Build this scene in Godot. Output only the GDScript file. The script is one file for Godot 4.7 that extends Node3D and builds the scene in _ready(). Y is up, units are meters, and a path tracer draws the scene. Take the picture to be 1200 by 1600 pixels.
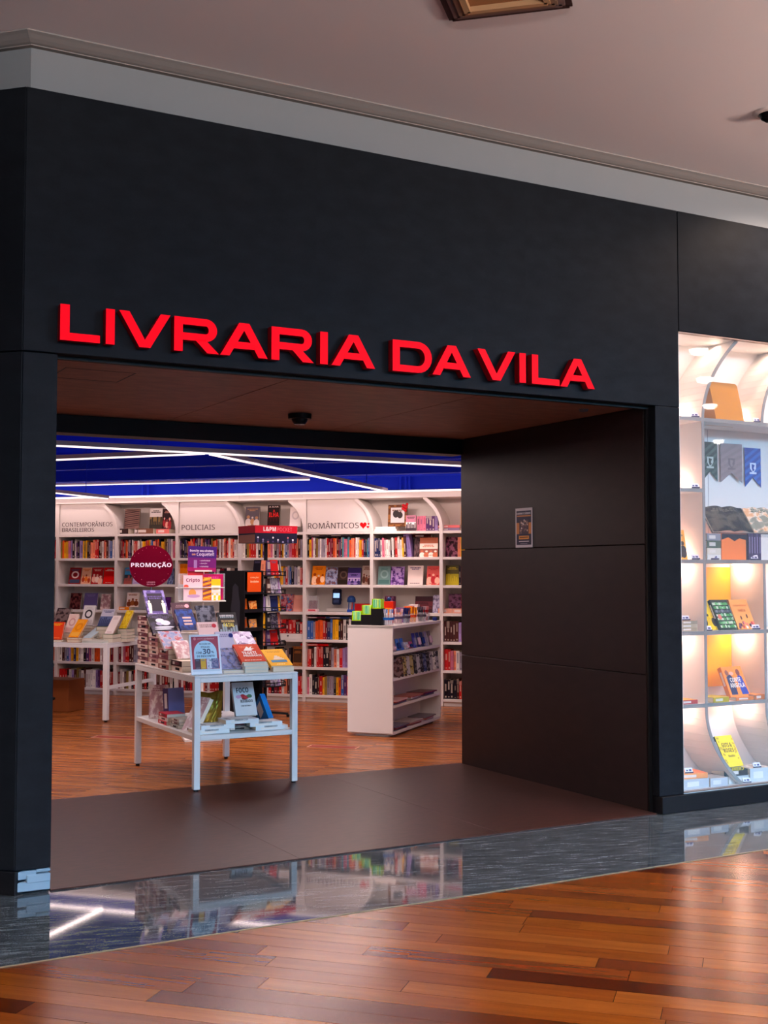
extends Node3D
# Bookshop front in a shopping mall. World: x along the shop front, y up, z out into the mall; the shop lies at z < 0.
# The bookcase wall, the shop furniture and the mall planks run along E1 (46 degrees to the shop front).

const WA := deg_to_rad(46.0)
var E1 := Vector3(cos(WA), 0, sin(WA))
var NW := Vector3(sin(WA), 0, -cos(WA))      # into the bookcase wall
var P0 := Vector3(3.737, 0, -6.847)          # a point on the front plane of the bookcases
var rng := RandomNumberGenerator.new()
var taken := {}
var M := {}
var atlas: Image
var cell := 1
const CW := 96
const CH := 144
const COLS := 21

# ---------------------------------------------------------------- helpers
func numbered(n: String) -> String:
	if not taken.has(n):
		taken[n] = 0
		return n
	taken[n] += 1
	return "%s_%03d" % [n, taken[n]]

func tag(o: Node, label: String, category: String, group := "") -> Node:
	o.set_meta("label", label)
	o.set_meta("category", category)
	if group != "":
		o.set_meta("group", group)
	return o

func thing(n: String, label: String, category: String, at := Vector3.ZERO, b := Basis(), group := "") -> Node3D:
	var o := Node3D.new()
	o.name = numbered(n)
	add_child(o)
	o.transform = Transform3D(b, at)
	tag(o, label, category, group)
	return o

func mb() -> SurfaceTool:
	var st := SurfaceTool.new()
	st.begin(Mesh.PRIMITIVE_TRIANGLES)
	return st

func part(n: String, st: SurfaceTool, m: Material, parent: Node) -> MeshInstance3D:
	return pmesh(n, st.commit(), m, parent)

func pmesh(n: String, me: Mesh, m: Material, parent: Node) -> MeshInstance3D:
	var o := MeshInstance3D.new()
	o.mesh = me
	o.material_override = m
	o.name = numbered(n) if parent == self else n
	parent.add_child(o, true)
	return o

func struct(n: String, st: SurfaceTool, m: Material) -> MeshInstance3D:
	var o := part(n, st, m, self)
	o.set_meta("kind", "structure")
	return o

func mat(c: String, rough: float, metal := 0.0, vc := false) -> StandardMaterial3D:
	var m := StandardMaterial3D.new()
	m.albedo_color = Color(c)
	m.roughness = rough
	m.metallic_specular = 0.3
	m.metallic = metal
	m.vertex_color_use_as_albedo = vc
	return m

func glow(c: String, e: float) -> StandardMaterial3D:
	var m := mat(c, 0.5)
	m.emission_enabled = true
	m.emission = Color(c)
	m.emission_energy_multiplier = e
	return m

func lin(c: String) -> Color:
	return Color(c).srgb_to_linear()

# one flat convex face, turned so that it looks towards outward
func face(st: SurfaceTool, p: Array, outward: Vector3, col := Color.WHITE, uv := []) -> void:
	var n: Vector3 = (p[2] - p[0]).cross(p[1] - p[0])
	var flip := n.dot(outward) < 0.0
	n = n.normalized() * (-1.0 if flip else 1.0)
	for i in range(1, p.size() - 1):
		var ids := [0, i + 1, i] if flip else [0, i, i + 1]
		for k in ids:
			st.set_normal(n)
			st.set_color(col)
			st.set_uv(uv[k] if uv.size() > k else Vector2(0.002, 0.002))
			st.add_vertex(p[k])

func box(st: SurfaceTool, c: Vector3, s: Vector3, b := Basis(), col := Color.WHITE, bev := 0.0) -> void:
	var h := s / 2.0
	for i in 3:
		var j := (i + 1) % 3
		var k := (i + 2) % 3
		for sg in [-1.0, 1.0]:
			var p := []
			for q in [[-1, -1], [1, -1], [1, 1], [-1, 1]]:
				var v := Vector3()
				v[i] = sg * h[i]
				v[j] = q[0] * (h[j] - bev)
				v[k] = q[1] * (h[k] - bev)
				p.append(c + b * v)
			var o := Vector3()
			o[i] = sg
			face(st, p, b * o, col)
			if bev > 0.0:
				for s2 in [-1.0, 1.0]:
					var e := []
					for q in [[0, -1], [0, 1], [1, 1], [1, -1]]:
						var v := Vector3()
						v[i] = sg * (h[i] - (bev if q[0] == 1 else 0.0))
						v[j] = s2 * (h[j] - (0.0 if q[0] == 1 else bev))
						v[k] = q[1] * (h[k] - bev)
						e.append(c + b * v)
					var oo := Vector3()
					oo[i] = sg
					oo[j] = s2
					face(st, e, b * oo, col)
	if bev > 0.0:
		for x in [-1.0, 1.0]:
			for y in [-1.0, 1.0]:
				for z in [-1.0, 1.0]:
					var t := Vector3(x, y, z)
					face(st, [c + b * (t * (h - Vector3(0, bev, bev))), c + b * (t * (h - Vector3(bev, 0, bev))), c + b * (t * (h - Vector3(bev, bev, 0)))], b * t, col)

func bar(st: SurfaceTool, a: Vector3, b: Vector3, w: float, d: float, col := Color.WHITE) -> void:
	var f := (b - a).normalized()
	var u := Vector3.UP if absf(f.y) < 0.9 else Vector3.RIGHT
	var r := f.cross(u).normalized()
	u = r.cross(f)
	box(st, (a + b) / 2.0, Vector3(w, d, a.distance_to(b)), Basis(r, u, -f), col)

func tube(st: SurfaceTool, a: Vector3, b: Vector3, r: float, seg := 8, col := Color.WHITE) -> void:
	var f := (b - a).normalized()
	var u := Vector3.UP if absf(f.y) < 0.9 else Vector3.RIGHT
	var r1 := f.cross(u).normalized()
	lathe(st, [Vector2(0, 0), Vector2(r, 0), Vector2(r, a.distance_to(b)), Vector2(0, a.distance_to(b))], seg, Transform3D(Basis(r1, f, r1.cross(f)), a), col)

# profile of (radius, height) turned about y, listed from the bottom up
func lathe(st: SurfaceTool, pr: Array, seg: int, xf := Transform3D(), col := Color.WHITE) -> void:
	for i in pr.size() - 1:
		var a: Vector2 = pr[i]
		var c: Vector2 = pr[i + 1]
		if a.distance_to(c) < 1e-7:
			continue
		var t := (c - a).normalized()
		for k in seg:
			var p := []
			var nn := []
			for q in [[a, k], [a, k + 1], [c, k + 1], [c, k]]:
				var an: float = TAU * q[1] / seg
				p.append(xf * Vector3(cos(an) * q[0].x, q[0].y, sin(an) * q[0].x))
				nn.append((xf.basis * Vector3(cos(an) * t.y, -t.x, sin(an) * t.y)).normalized())
			var ids := [0, 1, 2, 0, 2, 3]
			var gn: Vector3 = (p[2] - p[0]).cross(p[1] - p[0]) + (p[3] - p[0]).cross(p[2] - p[0])
			if gn.dot(nn[0] + nn[1]) < 0.0:
				ids = [0, 2, 1, 0, 3, 2]
			for id in ids:
				st.set_normal(nn[id])
				st.set_color(col)
				st.set_uv(Vector2(0.002, 0.002))
				st.add_vertex(p[id])

# any simple polygon in x, y pushed out from z0 to z1
func extrude(st: SurfaceTool, poly: Array, z0: float, z1: float, xf := Transform3D(), col := Color.WHITE, front := true) -> void:
	var pv := PackedVector2Array(poly)
	if Geometry2D.is_polygon_clockwise(pv):
		pv.reverse()
	var tri := Geometry2D.triangulate_polygon(pv)
	for i in range(0, tri.size(), 3):
		var t := [pv[tri[i]], pv[tri[i + 1]], pv[tri[i + 2]]]
		if front:
			face(st, t.map(func(q): return xf * Vector3(q.x, q.y, z1)), xf.basis.z, col)
		face(st, t.map(func(q): return xf * Vector3(q.x, q.y, z0)), -xf.basis.z, col)
	for i in pv.size():
		var a := pv[i]
		var b := pv[(i + 1) % pv.size()]
		var d := b - a
		face(st, [xf * Vector3(a.x, a.y, z0), xf * Vector3(b.x, b.y, z0), xf * Vector3(b.x, b.y, z1), xf * Vector3(a.x, a.y, z1)], xf.basis * Vector3(d.y, -d.x, 0), col)

func flat_face(st: SurfaceTool, poly: Array, z: float, xf := Transform3D(), col := Color.WHITE) -> void:
	var pv := PackedVector2Array(poly)
	var tri := Geometry2D.triangulate_polygon(pv)
	for i in range(0, tri.size(), 3):
		face(st, [pv[tri[i]], pv[tri[i + 1]], pv[tri[i + 2]]].map(func(q): return xf * Vector3(q.x, q.y, z)), xf.basis.z, col)

func rect(x0: float, y0: float, x1: float, y1: float) -> Array:
	return [Vector2(x0, y0), Vector2(x1, y0), Vector2(x1, y1), Vector2(x0, y1)]

func ellipse(cx: float, cy: float, rx: float, ry: float, n := 32) -> Array:
	var a := []
	for i in n:
		a.append(Vector2(cx + cos(TAU * i / n) * rx, cy + sin(TAU * i / n) * ry))
	return a

# lettering as real, thin letters; at is the left end of the base line
func lettering(parent: Node, s: String, at: Vector3, b: Basis, width: float, height: float, m: Material, bold := false, n := "lettering") -> MeshInstance3D:
	var t := TextMesh.new()
	t.text = s
	var f := SystemFont.new()
	f.font_names = PackedStringArray(["Droid Sans"])
	f.font_weight = 700 if bold else 400
	t.font = f
	t.font_size = 48
	t.pixel_size = 0.01
	t.depth = 0.02
	t.curve_step = 2.0
	var ab := t.get_aabb()
	var o := pmesh(n, t, m, parent)
	var sx := width / maxf(ab.size.x, 0.001)
	var sy := height / maxf(ab.size.y, 0.001)
	var sc := Basis.from_scale(Vector3(sx, sy, 0.05))
	o.transform = Transform3D(b * sc, at + b * Vector3(-ab.position.x * sx, -ab.position.y * sy, 0.0006))
	return o

func wall(s: float, h: float, d: float) -> Vector3:
	return P0 + E1 * s + Vector3.UP * h + NW * d

func wall_basis() -> Basis:
	return Basis(E1, Vector3.UP, -NW)

func tilt_basis(yaw: float, tilt: float) -> Basis:
	return Basis(Vector3.UP, deg_to_rad(yaw)) * Basis(Vector3.RIGHT, deg_to_rad(-tilt))

# ---------------------------------------------------------------- printed covers, drawn into one atlas
const GLYPHS := {"A": "EHHVHHH", "B": "UHHUHHU", "C": "EHGGGHE", "D": "UHHHHHU", "E": "VGGUGGV", "F": "VGGUGGG", "G": "EHGNHHF", "H": "HHHVHHH", "I": "E44444E", "J": "72222IC", "K": "HIKOKIH", "L": "GGGGGGV", "M": "HRLLHHH", "N": "HPLJHHH", "O": "EHHHHHE", "P": "UHHUGGG", "Q": "EHHHLID", "R": "UHHUKIH", "S": "FGGE11U", "T": "V444444", "U": "HHHHHHE", "V": "HHHHHA4", "W": "HHHLLLA", "X": "HHA4AHH", "Y": "HHA4444", "Z": "V1248GV", "0": "EHJLPHE", "3": "V2421HE", "&": "CIK8LID", "%": "OP248J3", "!": "4444404"}

func put_text(s: String, x0: int, y0: int, w: int, k: int, c: Color) -> void:
	var n := s.length()
	var x := x0 + (w - n * 6 * k + k) / 2
	for ch in s:
		if GLYPHS.has(ch):
			var g: String = GLYPHS[ch]
			for r in 7:
				var v := "0123456789ABCDEFGHIJKLMNOPQRSTUV".find(g[r])
				for q in 5:
					if v & (16 >> q):
						atlas.fill_rect(Rect2i(x + q * k, y0 + r * k, k, k), c)
		x += 6 * k

func disc(cx: int, cy: int, rx: int, ry: int, c: Color) -> void:
	for y in range(-ry, ry + 1):
		var half := int(rx * sqrt(maxf(0.0, 1.0 - float(y * y) / (ry * ry))))
		atlas.fill_rect(Rect2i(cx - half, cy + y, 2 * half + 1, 1), c)

func words(x0: int, y0: int, w: int, rows: int, lh: int, c: Color) -> void:
	for r in rows:
		var ww := rng.randf_range(0.5, 0.95) * w
		var x := int(x0 + (w - ww) / 2)
		var stop := int(x + ww)
		while x < stop:
			var l := rng.randi_range(3, 9)
			atlas.fill_rect(Rect2i(x, y0 + r * (lh + 3), mini(l, stop - x), lh), c)
			x += l + 2

func person(x: int, y: int, s: int, c: Color, skin: Color) -> void:
	disc(x, y + s * 3, s * 2, s * 3, c)
	disc(x, y - s, s, s, skin)

# style letters: p plain, f figures, n mottled picture, b band, s stripes, o disc, w framed, h skyline
func cov(style: String, c1: String, c2: String, c3: String, title := "") -> Rect2:
	var id := cell
	cell += 1
	var x := (id % COLS) * CW
	var y := (id / COLS) * CH
	var a := Color(c1)
	var b := Color(c2)
	var c := Color(c3)
	atlas.fill_rect(Rect2i(x, y, CW, CH), a)
	var ty := y + 14
	if style == "f":
		for i in 3:
			person(x + 20 + i * 28, y + 82 + rng.randi_range(-8, 8), rng.randi_range(7, 11), b if i % 2 == 0 else c, c if i % 2 == 0 else b)
	elif style == "n":
		var nz := FastNoiseLite.new()
		nz.seed = id
		nz.frequency = 0.028
		nz.fractal_octaves = 4
		nz.domain_warp_enabled = true
		nz.domain_warp_amplitude = 14.0
		for yy in CH:
			for xx in CW:
				var v := nz.get_noise_2d(xx, yy * 0.8) + 0.35 * (0.5 - absf(yy / float(CH) - 0.55))
				var q := a.lerp(b, clampf(v * 2.2, 0.0, 0.5)) if v > 0.0 else a.lerp(c, clampf(v * -3.4, 0.0, 0.9))
				atlas.set_pixel(x + xx, y + yy, q)
		words(x + 10, ty, CW - 20, 2, 6, a.lerp(b, 0.8))
	elif style == "b":
		atlas.fill_rect(Rect2i(x, y + 44, CW, 40), b)
		atlas.fill_rect(Rect2i(x, y + 84, CW, 60), c)
		for i in 4:
			person(x + 14 + i * 23, y + 108, 7, a if i % 2 else b, b if i % 2 else a)
		ty = y + 54
	elif style == "s":
		for i in 9:
			for xx in CW:
				atlas.fill_rect(Rect2i(x + xx, y + clampi(16 + i * 14 - xx / 6, 0, CH - 7), 1, 6), b if i % 2 else c)
		ty = y + 4
	elif style == "o":
		disc(x + 48, y + 62, 31, 31, b)
		disc(x + 48, y + 62, 19, 19, a)
		atlas.fill_rect(Rect2i(x + 8, y + 104, CW - 16, 30), c)
	elif style == "w":
		for i in 12:
			disc(x + rng.randi_range(4, 91), y + (8 if i % 2 else 134), 7, 6, c)
			disc(x + (6 if i % 2 else 89), y + rng.randi_range(8, 134), 6, 8, c)
		atlas.fill_rect(Rect2i(x + 14, y + 20, CW - 28, CH - 46), b)
		ty = y + 34
	elif style == "h":
		atlas.fill_rect(Rect2i(x, y + 62, CW, 82), b)
		for i in 7:
			var bh := rng.randi_range(14, 52)
			atlas.fill_rect(Rect2i(x + 4 + i * 13, y + 112 - bh, 10, bh + 6), c)
		atlas.fill_rect(Rect2i(x, y + 116, CW, 28), c)
	if title != "":
		var rows := title.split(" ")
		var longest := 1
		for r in rows:
			longest = maxi(longest, r.length())
		var k := clampi(int(88.0 / (6 * longest)), 1, 4)
		for r in rows:
			put_text(r, x, ty, CW, k, c if style != "b" else a)
			ty += 8 * k + 3
	elif style != "n":
		words(x + 8, ty, CW - 16, 2, 7, c if style in ["p", "f", "o", "h", "s"] else a)
	words(x + 14, y + 128, CW - 28, 1, 4, b if style == "p" else c)
	return Rect2(Vector2(x + 1, y + 1) / 2048.0, Vector2(CW - 2, CH - 2) / 2048.0)

# ---------------------------------------------------------------- books
# the front cover lies in the plane z = 0 of the book, its foot at the origin, the spine on its left
func book(label: String, at: Vector3, b: Basis, w: float, h: float, t: float, uv: Rect2, edge: String, group := "", category := "book") -> Node3D:
	var o := thing("book", label, category, at, b, group)
	book_parts(o, w, h, t, uv, edge)
	return o

func book_parts(o: Node, w: float, h: float, t: float, uv: Rect2, edge: String) -> void:
	var e := lin(edge)
	var st := mb()
	var k := 0.0016
	var x := w / 2.0
	var u := [Vector2(uv.position.x, uv.end.y), uv.end, Vector2(uv.end.x, uv.position.y), uv.position]
	var fr := [Vector3(-x, 0, 0), Vector3(x, 0, 0), Vector3(x, h, 0), Vector3(-x, h, 0)]
	face(st, fr, Vector3.BACK, Color.WHITE, u)
	face(st, fr.map(func(p): return p + Vector3(0, 0, -k)), Vector3.FORWARD, e)
	for i in 4:
		var p: Vector3 = fr[i]
		var q: Vector3 = fr[(i + 1) % 4]
		face(st, [p, q, q + Vector3(0, 0, -k), p + Vector3(0, 0, -k)], (p + q) / 2.0 - Vector3(0, h / 2.0, 0), e)
	box(st, Vector3(0, h / 2.0, -t + k / 2.0), Vector3(w, h, k), Basis(), e)
	box(st, Vector3(-x + k / 2.0, h / 2.0, -t / 2.0), Vector3(k, h, t - 2.0 * k), Basis(), e)
	box(st, Vector3(-x - 0.0002, h * 0.62, -t / 2.0), Vector3(0.0006, h * 0.45, t * 0.5), Basis(), e.lerp(lin("e8e0d8"), 0.75))
	part("cover", st, M.cover, o)
	var pg := mb()
	box(pg, Vector3(-0.0008, h / 2.0, -t / 2.0), Vector3(w - 0.006, h - 0.005, t - 2.0 * k))
	part("pages", pg, M.pages, o)

func flat_book(label: String, at: Vector3, yaw: float, w: float, h: float, t: float, uv: Rect2, edge: String, group := "") -> Node3D:
	# at: middle of the footprint, height of the underside
	var b := tilt_basis(yaw, 90.0)
	return book(label, at + Vector3(0, t, 0) - b * Vector3(0, h / 2.0, 0), b, w, h, t, uv, edge, group)

const HUES := {
	"k": ["1c1620", "black"], "n": ["4a2420", "dark brown"], "r": ["b81c1c", "red"], "m": ["6e1424", "maroon"], "o": ["d8541c", "orange"], "y": ["e8a818", "yellow"], "u": ["8a7434", "olive"],
	"w": ["e4dcd4", "white"], "c": ["dcc49c", "cream"], "p": ["c86c84", "pink"], "s": ["e88864", "salmon"], "v": ["583468", "purple"], "l": ["9c84b8", "lilac"], "b": ["345ca0", "blue"], "d": ["222a58", "navy"], "t": ["4c98a8", "teal"], "e": ["98909c", "grey"], "g": ["2c6440", "green"]}
const ORD := ["first", "second", "third", "fourth", "fifth", "sixth", "seventh", "eighth", "ninth", "tenth", "eleventh", "twelfth", "thirteenth", "fourteenth", "fifteenth", "sixteenth", "seventeenth", "eighteenth", "nineteenth"]

func ordinal(i: int) -> String:
	if i < 19:
		return ORD[i]
	var tens: String = ["twent", "thirt", "fort"][(i + 1) / 10 - 2]
	return tens + "ieth" if (i + 1) % 10 == 0 else tens + "y-" + ORD[(i + 1) % 10 - 1]

func spine_shape(st: SurfaceTool, w: float, h: float, d: float, code: String, xf: Transform3D) -> void:
	var c := lin(HUES[code][0])
	c = c * rng.randf_range(0.8, 1.2)
	c.a = 1.0
	var dark := c.get_luminance() < 0.16
	var ink := lin("ecdcc8") if dark else lin(["241c28", "7a1c20", "2c3464"][rng.randi() % 3])
	ink = c.lerp(ink, rng.randf_range(0.2, 0.65))
	var x := w / 2.0
	var z := xf.basis.z
	# the printed spine: plain foot, publisher's mark, plain, title, plain head
	var y1 := rng.randf_range(0.04, 0.08) * h
	var y2 := y1 + rng.randf_range(0.03, 0.10) * h
	var y3 := rng.randf_range(0.25, 0.5) * h
	var y4 := rng.randf_range(0.62, 0.92) * h
	var g := rng.randf_range(0.14, 0.3) * w
	for q in [[0.0, h, -x, x, c, 0.0], [y1, y2, -x * 0.5, x * 0.5, ink, 0.0003], [y3, y4, -g, g, ink, 0.0003]]:
		face(st, [Vector3(q[2], q[0], q[5]), Vector3(q[3], q[0], q[5]), Vector3(q[3], q[1], q[5]), Vector3(q[2], q[1], q[5])].map(func(p): return xf * p), z, q[4])
	if rng.randf() < 0.3:
		var y5 := y4 + 0.02 * h
		face(st, [Vector3(-x, y5, 0.0003), Vector3(x, y5, 0.0003), Vector3(x, h, 0.0003), Vector3(-x, h, 0.0003)].map(func(p): return xf * p), z, c.lerp(ink, 0.6))
	for s in [-1.0, 1.0]:
		face(st, [Vector3(s * x, 0, 0), Vector3(s * x, h, 0), Vector3(s * x, h, -d), Vector3(s * x, 0, -d)].map(func(p): return xf * p), xf.basis.x * s, c)
		face(st, [Vector3(s * x, h, 0), Vector3(s * (x - 0.0012), h, 0), Vector3(s * (x - 0.0012), h, -d), Vector3(s * x, h, -d)].map(func(p): return xf * p), Vector3.UP, c)
	face(st, [Vector3(-x, h - 0.003, -0.001), Vector3(x, h - 0.003, -0.001), Vector3(x, h - 0.003, -d), Vector3(-x, h - 0.003, -d)].map(func(p): return xf * p), Vector3.UP, lin("d8ccb8"))
	face(st, [Vector3(-x, 0, 0), Vector3(x, 0, 0), Vector3(x, 0, -d), Vector3(-x, 0, -d)].map(func(p): return xf * p), Vector3.DOWN, c)
	face(st, [Vector3(-x, 0, -d), Vector3(x, 0, -d), Vector3(x, h, -d), Vector3(-x, h, -d)].map(func(p): return xf * p), -z, lin("d8ccb8"))

var loose: SurfaceTool        # the spines past the three hundred largest
func spines(codes: String, s0: float, s1: float, h0: float, where: String, single: bool, hmin := 0.185, hmax := 0.225, lean := 0.0) -> void:
	var wd := []
	var total := 0.0
	for c in codes:
		var k := rng.randf_range(0.75, 1.35)
		wd.append(k)
		total += k
	var s := s0
	var hh := rng.randf_range(hmin, hmax)
	for i in codes.length():
		var w: float = wd[i] / total * (s1 - s0)
		var same := i > 0 and codes[i] == codes[i - 1]
		if not same or rng.randf() < 0.4:
			hh = rng.randf_range(hmin, hmax)
		var a := deg_to_rad(lean + rng.randf_range(-0.6, 0.6))
		var xf := Transform3D(wall_basis() * Basis(Vector3.BACK, a), wall(s + w / 2.0, h0 + 0.0008 + absf(sin(a)) * w * 0.5, 0.035 + rng.randf_range(0.0, 0.012)))
		if single:
			var st := mb()
			spine_shape(st, w - 0.0012, hh, 0.14, codes[i], Transform3D())
			var o := part("paperback", st, M.vc, self)
			o.transform = xf
			tag(o, "%s book spine, %s from left, %s" % [HUES[codes[i]][1], ordinal(i), where], "paperback", "spines in the " + where)
		else:
			spine_shape(loose, w - 0.0012, hh, 0.14, codes[i], xf)
		s += w

func area(n: String, at: Vector3, b: Basis, size: Vector2, c: String, e: float) -> void:
	var l := AreaLight3D.new()
	l.name = n
	l.area_size = size
	l.light_color = Color(c)
	l.light_energy = e
	l.area_range = 30.0
	l.shadow_enabled = true
	add_child(l, true)
	l.transform = Transform3D(b, at)

# ================================================================ scene
func _ready() -> void:
	rng.seed = 20240611
	camera_and_light()
	materials()
	setting()
	sign_over_door()
	bookcases()
	shelf_goods()
	promo_table()
	second_table()
	racks()
	gondola()
	display_window()
	small_things()
	var t := ImageTexture.create_from_image(atlas)
	for m in [M.cover, M.gloss]:
		m.albedo_texture = t

func camera_and_light() -> void:
	var cam := Camera3D.new()
	cam.name = "camera"
	add_child(cam)
	var yaw := 0.5043
	var pitch := 0.0505
	var f := Vector3(sin(yaw) * cos(pitch), sin(pitch), -cos(yaw) * cos(pitch))
	var r := Vector3(cos(yaw), 0, sin(yaw))
	cam.transform = Transform3D(Basis(r, r.cross(f), -f), Vector3(-1.278, 1.36, 5.266))
	cam.fov = 46.06
	cam.near = 0.05
	cam.far = 60.0
	cam.current = true
	var we := WorldEnvironment.new()
	we.name = "world_environment"
	var e := Environment.new()
	e.background_mode = Environment.BG_COLOR
	e.background_color = Color("05060a")
	e.tonemap_mode = Environment.TONE_MAPPER_LINEAR
	e.tonemap_exposure = 1.0
	e.sdfgi_enabled = true
	e.ssao_enabled = true
	e.ssil_enabled = true
	we.environment = e
	add_child(we)
	var down := Basis(Vector3.RIGHT, -PI / 2)
	# mall: unseen overhead lamps cool the table and shop front, unseen uplights brighten the ceiling
	var up := Basis(Vector3.RIGHT, PI / 2)
	area("unseen_cool_light", Vector3(7.0, 3.7, 8.0), down, Vector2(4.0, 3.0), "70caff", 300.0)
	area("unseen_front_light", Vector3(1.5, 3.7, 10.5), down, Vector2(2.4, 1.6), "a8d0ff", 100.0)
	area("unseen_uplight", Vector3(5.5, 2.72, 4.5), up, Vector2(2.4, 0.5), "ffeadc", 120.0)
	area("unseen_uplight", Vector3(-1.5, 2.72, 7.5), up, Vector2(2.4, 0.5), "f8f4f0", 230.0)
	# shop: the light lines in the plane y = 2.2
	for s in led_lines():
		var a: Vector3 = s[0]
		var b: Vector3 = s[1]
		var d := (b - a).normalized()
		area("light_line_light", (a + b) / 2.0 - Vector3(0, 0.02, 0), Basis(d, Vector3.UP.cross(d) * -1.0, Vector3.UP), Vector2(a.distance_to(b), 0.03), "ffe2dc", s[2])
	# the line along the cornice washes the shelves below it
	var cb := wall_basis() * Basis(Vector3.RIGHT, deg_to_rad(-40.0))
	area("cornice_light", wall(0.3, 2.185, -0.4), cb, Vector2(7.4, 0.03), "ffd6cc", 1.9)

# the ends of each line of light, its strength and whether it is seen
func led_lines() -> Array:
	return [
		[Vector3(-2.6, 2.2, -2.745), Vector3(5.2, 2.2, -2.69), 4.8],
		[Vector3(-1.1, 2.2, -6.15), Vector3(1.70, 2.2, -2.76), 5.4],
		[Vector3(1.76, 2.2, -2.78), Vector3(4.72, 2.2, -5.57), 5.4],
		[wall(-4.5, 2.345, -0.12), wall(0.74, 2.345, -0.12), 0.9],
		[Vector3(0.3, 2.144, -5.45), Vector3(2.3, 2.144, -7.27), 0.5]]

func materials() -> void:
	atlas = Image.create(2048, 2048, false, Image.FORMAT_RGB8)
	atlas.fill(Color.WHITE)
	M.cover = mat("ffffff", 0.42, 0.0, true)
	M.cover.metallic_specular = 0.2
	M.gloss = mat("ffffff", 0.12, 0.0, true)
	M.vc = mat("ffffff", 0.5, 0.0, true)
	M.pages = mat("d8ccb8", 0.85)
	M.white = mat("e0dad4", 0.42)
	M.table = mat("dcdcdc", 0.35)
	M.black = mat("101013", 0.45)
	M.ink = mat("4a3c3c", 0.6)
	M.dark = mat("17171a", 0.5)
	M.facade = panel_material("1a1d22", 0.5)
	M.reveal = panel_material("2c1c1a", 0.45)
	M.soffit = panel_material("946450", 0.5)
	M.grey = mat("787c80", 0.6)
	M.ceiling = mat("c8bebe", 0.8)
	M.blue = mat("1c40ff", 0.6)
	M.steel = mat("8c8c90", 0.3, 0.9)
	M.glass = mat("f4f8ff", 0.02)
	M.glass.albedo_color.a = 0.04
	M.glass.transparency = BaseMaterial3D.TRANSPARENCY_ALPHA
	M.clear = mat("f4f8ff", 0.05)
	M.clear.albedo_color.a = 0.15
	M.clear.transparency = BaseMaterial3D.TRANSPARENCY_ALPHA
	M.led = glow("fff0ec", 1.6)
	M.lamp = glow("fff4e4", 3.0)
	M.shop_floor = wood_material(0.26, 2.4)
	M.plank = wood_material(0.24)
	M.plank.vertex_color_use_as_albedo = true
	M.granite = granite_material()
	M.mat = mat("44271f", 0.4)
	M.mat.metallic_specular = 0.33
	M.reveal.metallic_specular = 0.35
	M.facade.metallic_specular = 0.14
	M.plank.metallic_specular = 0.33
	var n := FastNoiseLite.new()
	n.frequency = 0.08
	n.fractal_octaves = 4
	var im := Image.create(512, 512, false, Image.FORMAT_RGB8)
	for y in 512:
		for x in 512:
			var v := clampf(0.82 + 0.22 * n.get_noise_2d(x * 0.35, y * 2.0) + rng.randf_range(-0.05, 0.05), 0.0, 1.0)
			im.set_pixel(x, y, Color(v, v, v))
	M.mat.albedo_texture = ImageTexture.create_from_image(im)
	M.mat.uv1_triplanar = true
	M.mat.uv1_world_triplanar = true
	M.mat.uv1_scale = Vector3(0.5, 0.5, 0.5)

func panel_material(c: String, rough: float) -> StandardMaterial3D:
	var m := mat(c, rough)
	var n := FastNoiseLite.new()
	n.frequency = 0.05
	n.fractal_octaves = 5
	n.seed = c.hash() % 1000
	var im := Image.create(256, 256, false, Image.FORMAT_RGB8)
	for y in 256:
		for x in 256:
			var v := clampf(0.88 + 0.12 * n.get_noise_2d(x * 0.5, y) + rng.randf_range(-0.03, 0.03), 0.0, 1.0)
			im.set_pixel(x, y, Color(v, v, v))
	m.albedo_texture = ImageTexture.create_from_image(im)
	m.uv1_triplanar = true
	m.uv1_world_triplanar = true
	m.uv1_scale = Vector3(0.8, 0.8, 0.8)
	return m

# grain runs along u
func wood_material(rough: float, strong := 1.0) -> StandardMaterial3D:
	var m := mat("ffffff", rough)
	var n := FastNoiseLite.new()
	n.frequency = 0.02
	n.fractal_octaves = 5
	var fine := FastNoiseLite.new()
	fine.seed = 7
	fine.frequency = 0.2
	var im := Image.create(1024, 512, false, Image.FORMAT_RGB8)
	for y in 512:
		for x in 1024:
			var v := n.get_noise_2d(x * 0.05, y * 1.0) * 0.7 + fine.get_noise_2d(x * 0.02, y * 0.9) * 0.3 * strong
			var k := clampf(0.5 + v, 0.0, 1.0)
			im.set_pixel(x, y, Color(1.0 - 0.14 * strong, 1.0 - 0.18 * strong, 1.0 - 0.22 * strong).lerp(Color(1.0, 1.0, 1.0), k))
	m.albedo_texture = ImageTexture.create_from_image(im)
	return m

func granite_material() -> StandardMaterial3D:
	var m := mat("dce0e0", 0.04)
	m.metallic_specular = 0.55
	var n := FastNoiseLite.new()
	n.frequency = 0.03
	n.fractal_octaves = 6
	n.fractal_gain = 0.65
	n.domain_warp_enabled = true
	n.domain_warp_amplitude = 22.0
	n.domain_warp_frequency = 0.008
	var im := Image.create(1024, 1024, false, Image.FORMAT_RGB8)
	for y in 1024:
		for x in 1024:
			var v := n.get_noise_2d((x + 0.6 * y) * 0.3, (y - 0.25 * x) * 2.2)
			var k := clampf(0.36 + 0.26 * v + rng.randf_range(-0.1, 0.1), 0.02, 0.9)
			im.set_pixel(x, y, Color(k, k * 1.02, k * 1.04))
	m.albedo_texture = ImageTexture.create_from_image(im)
	return m

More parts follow.
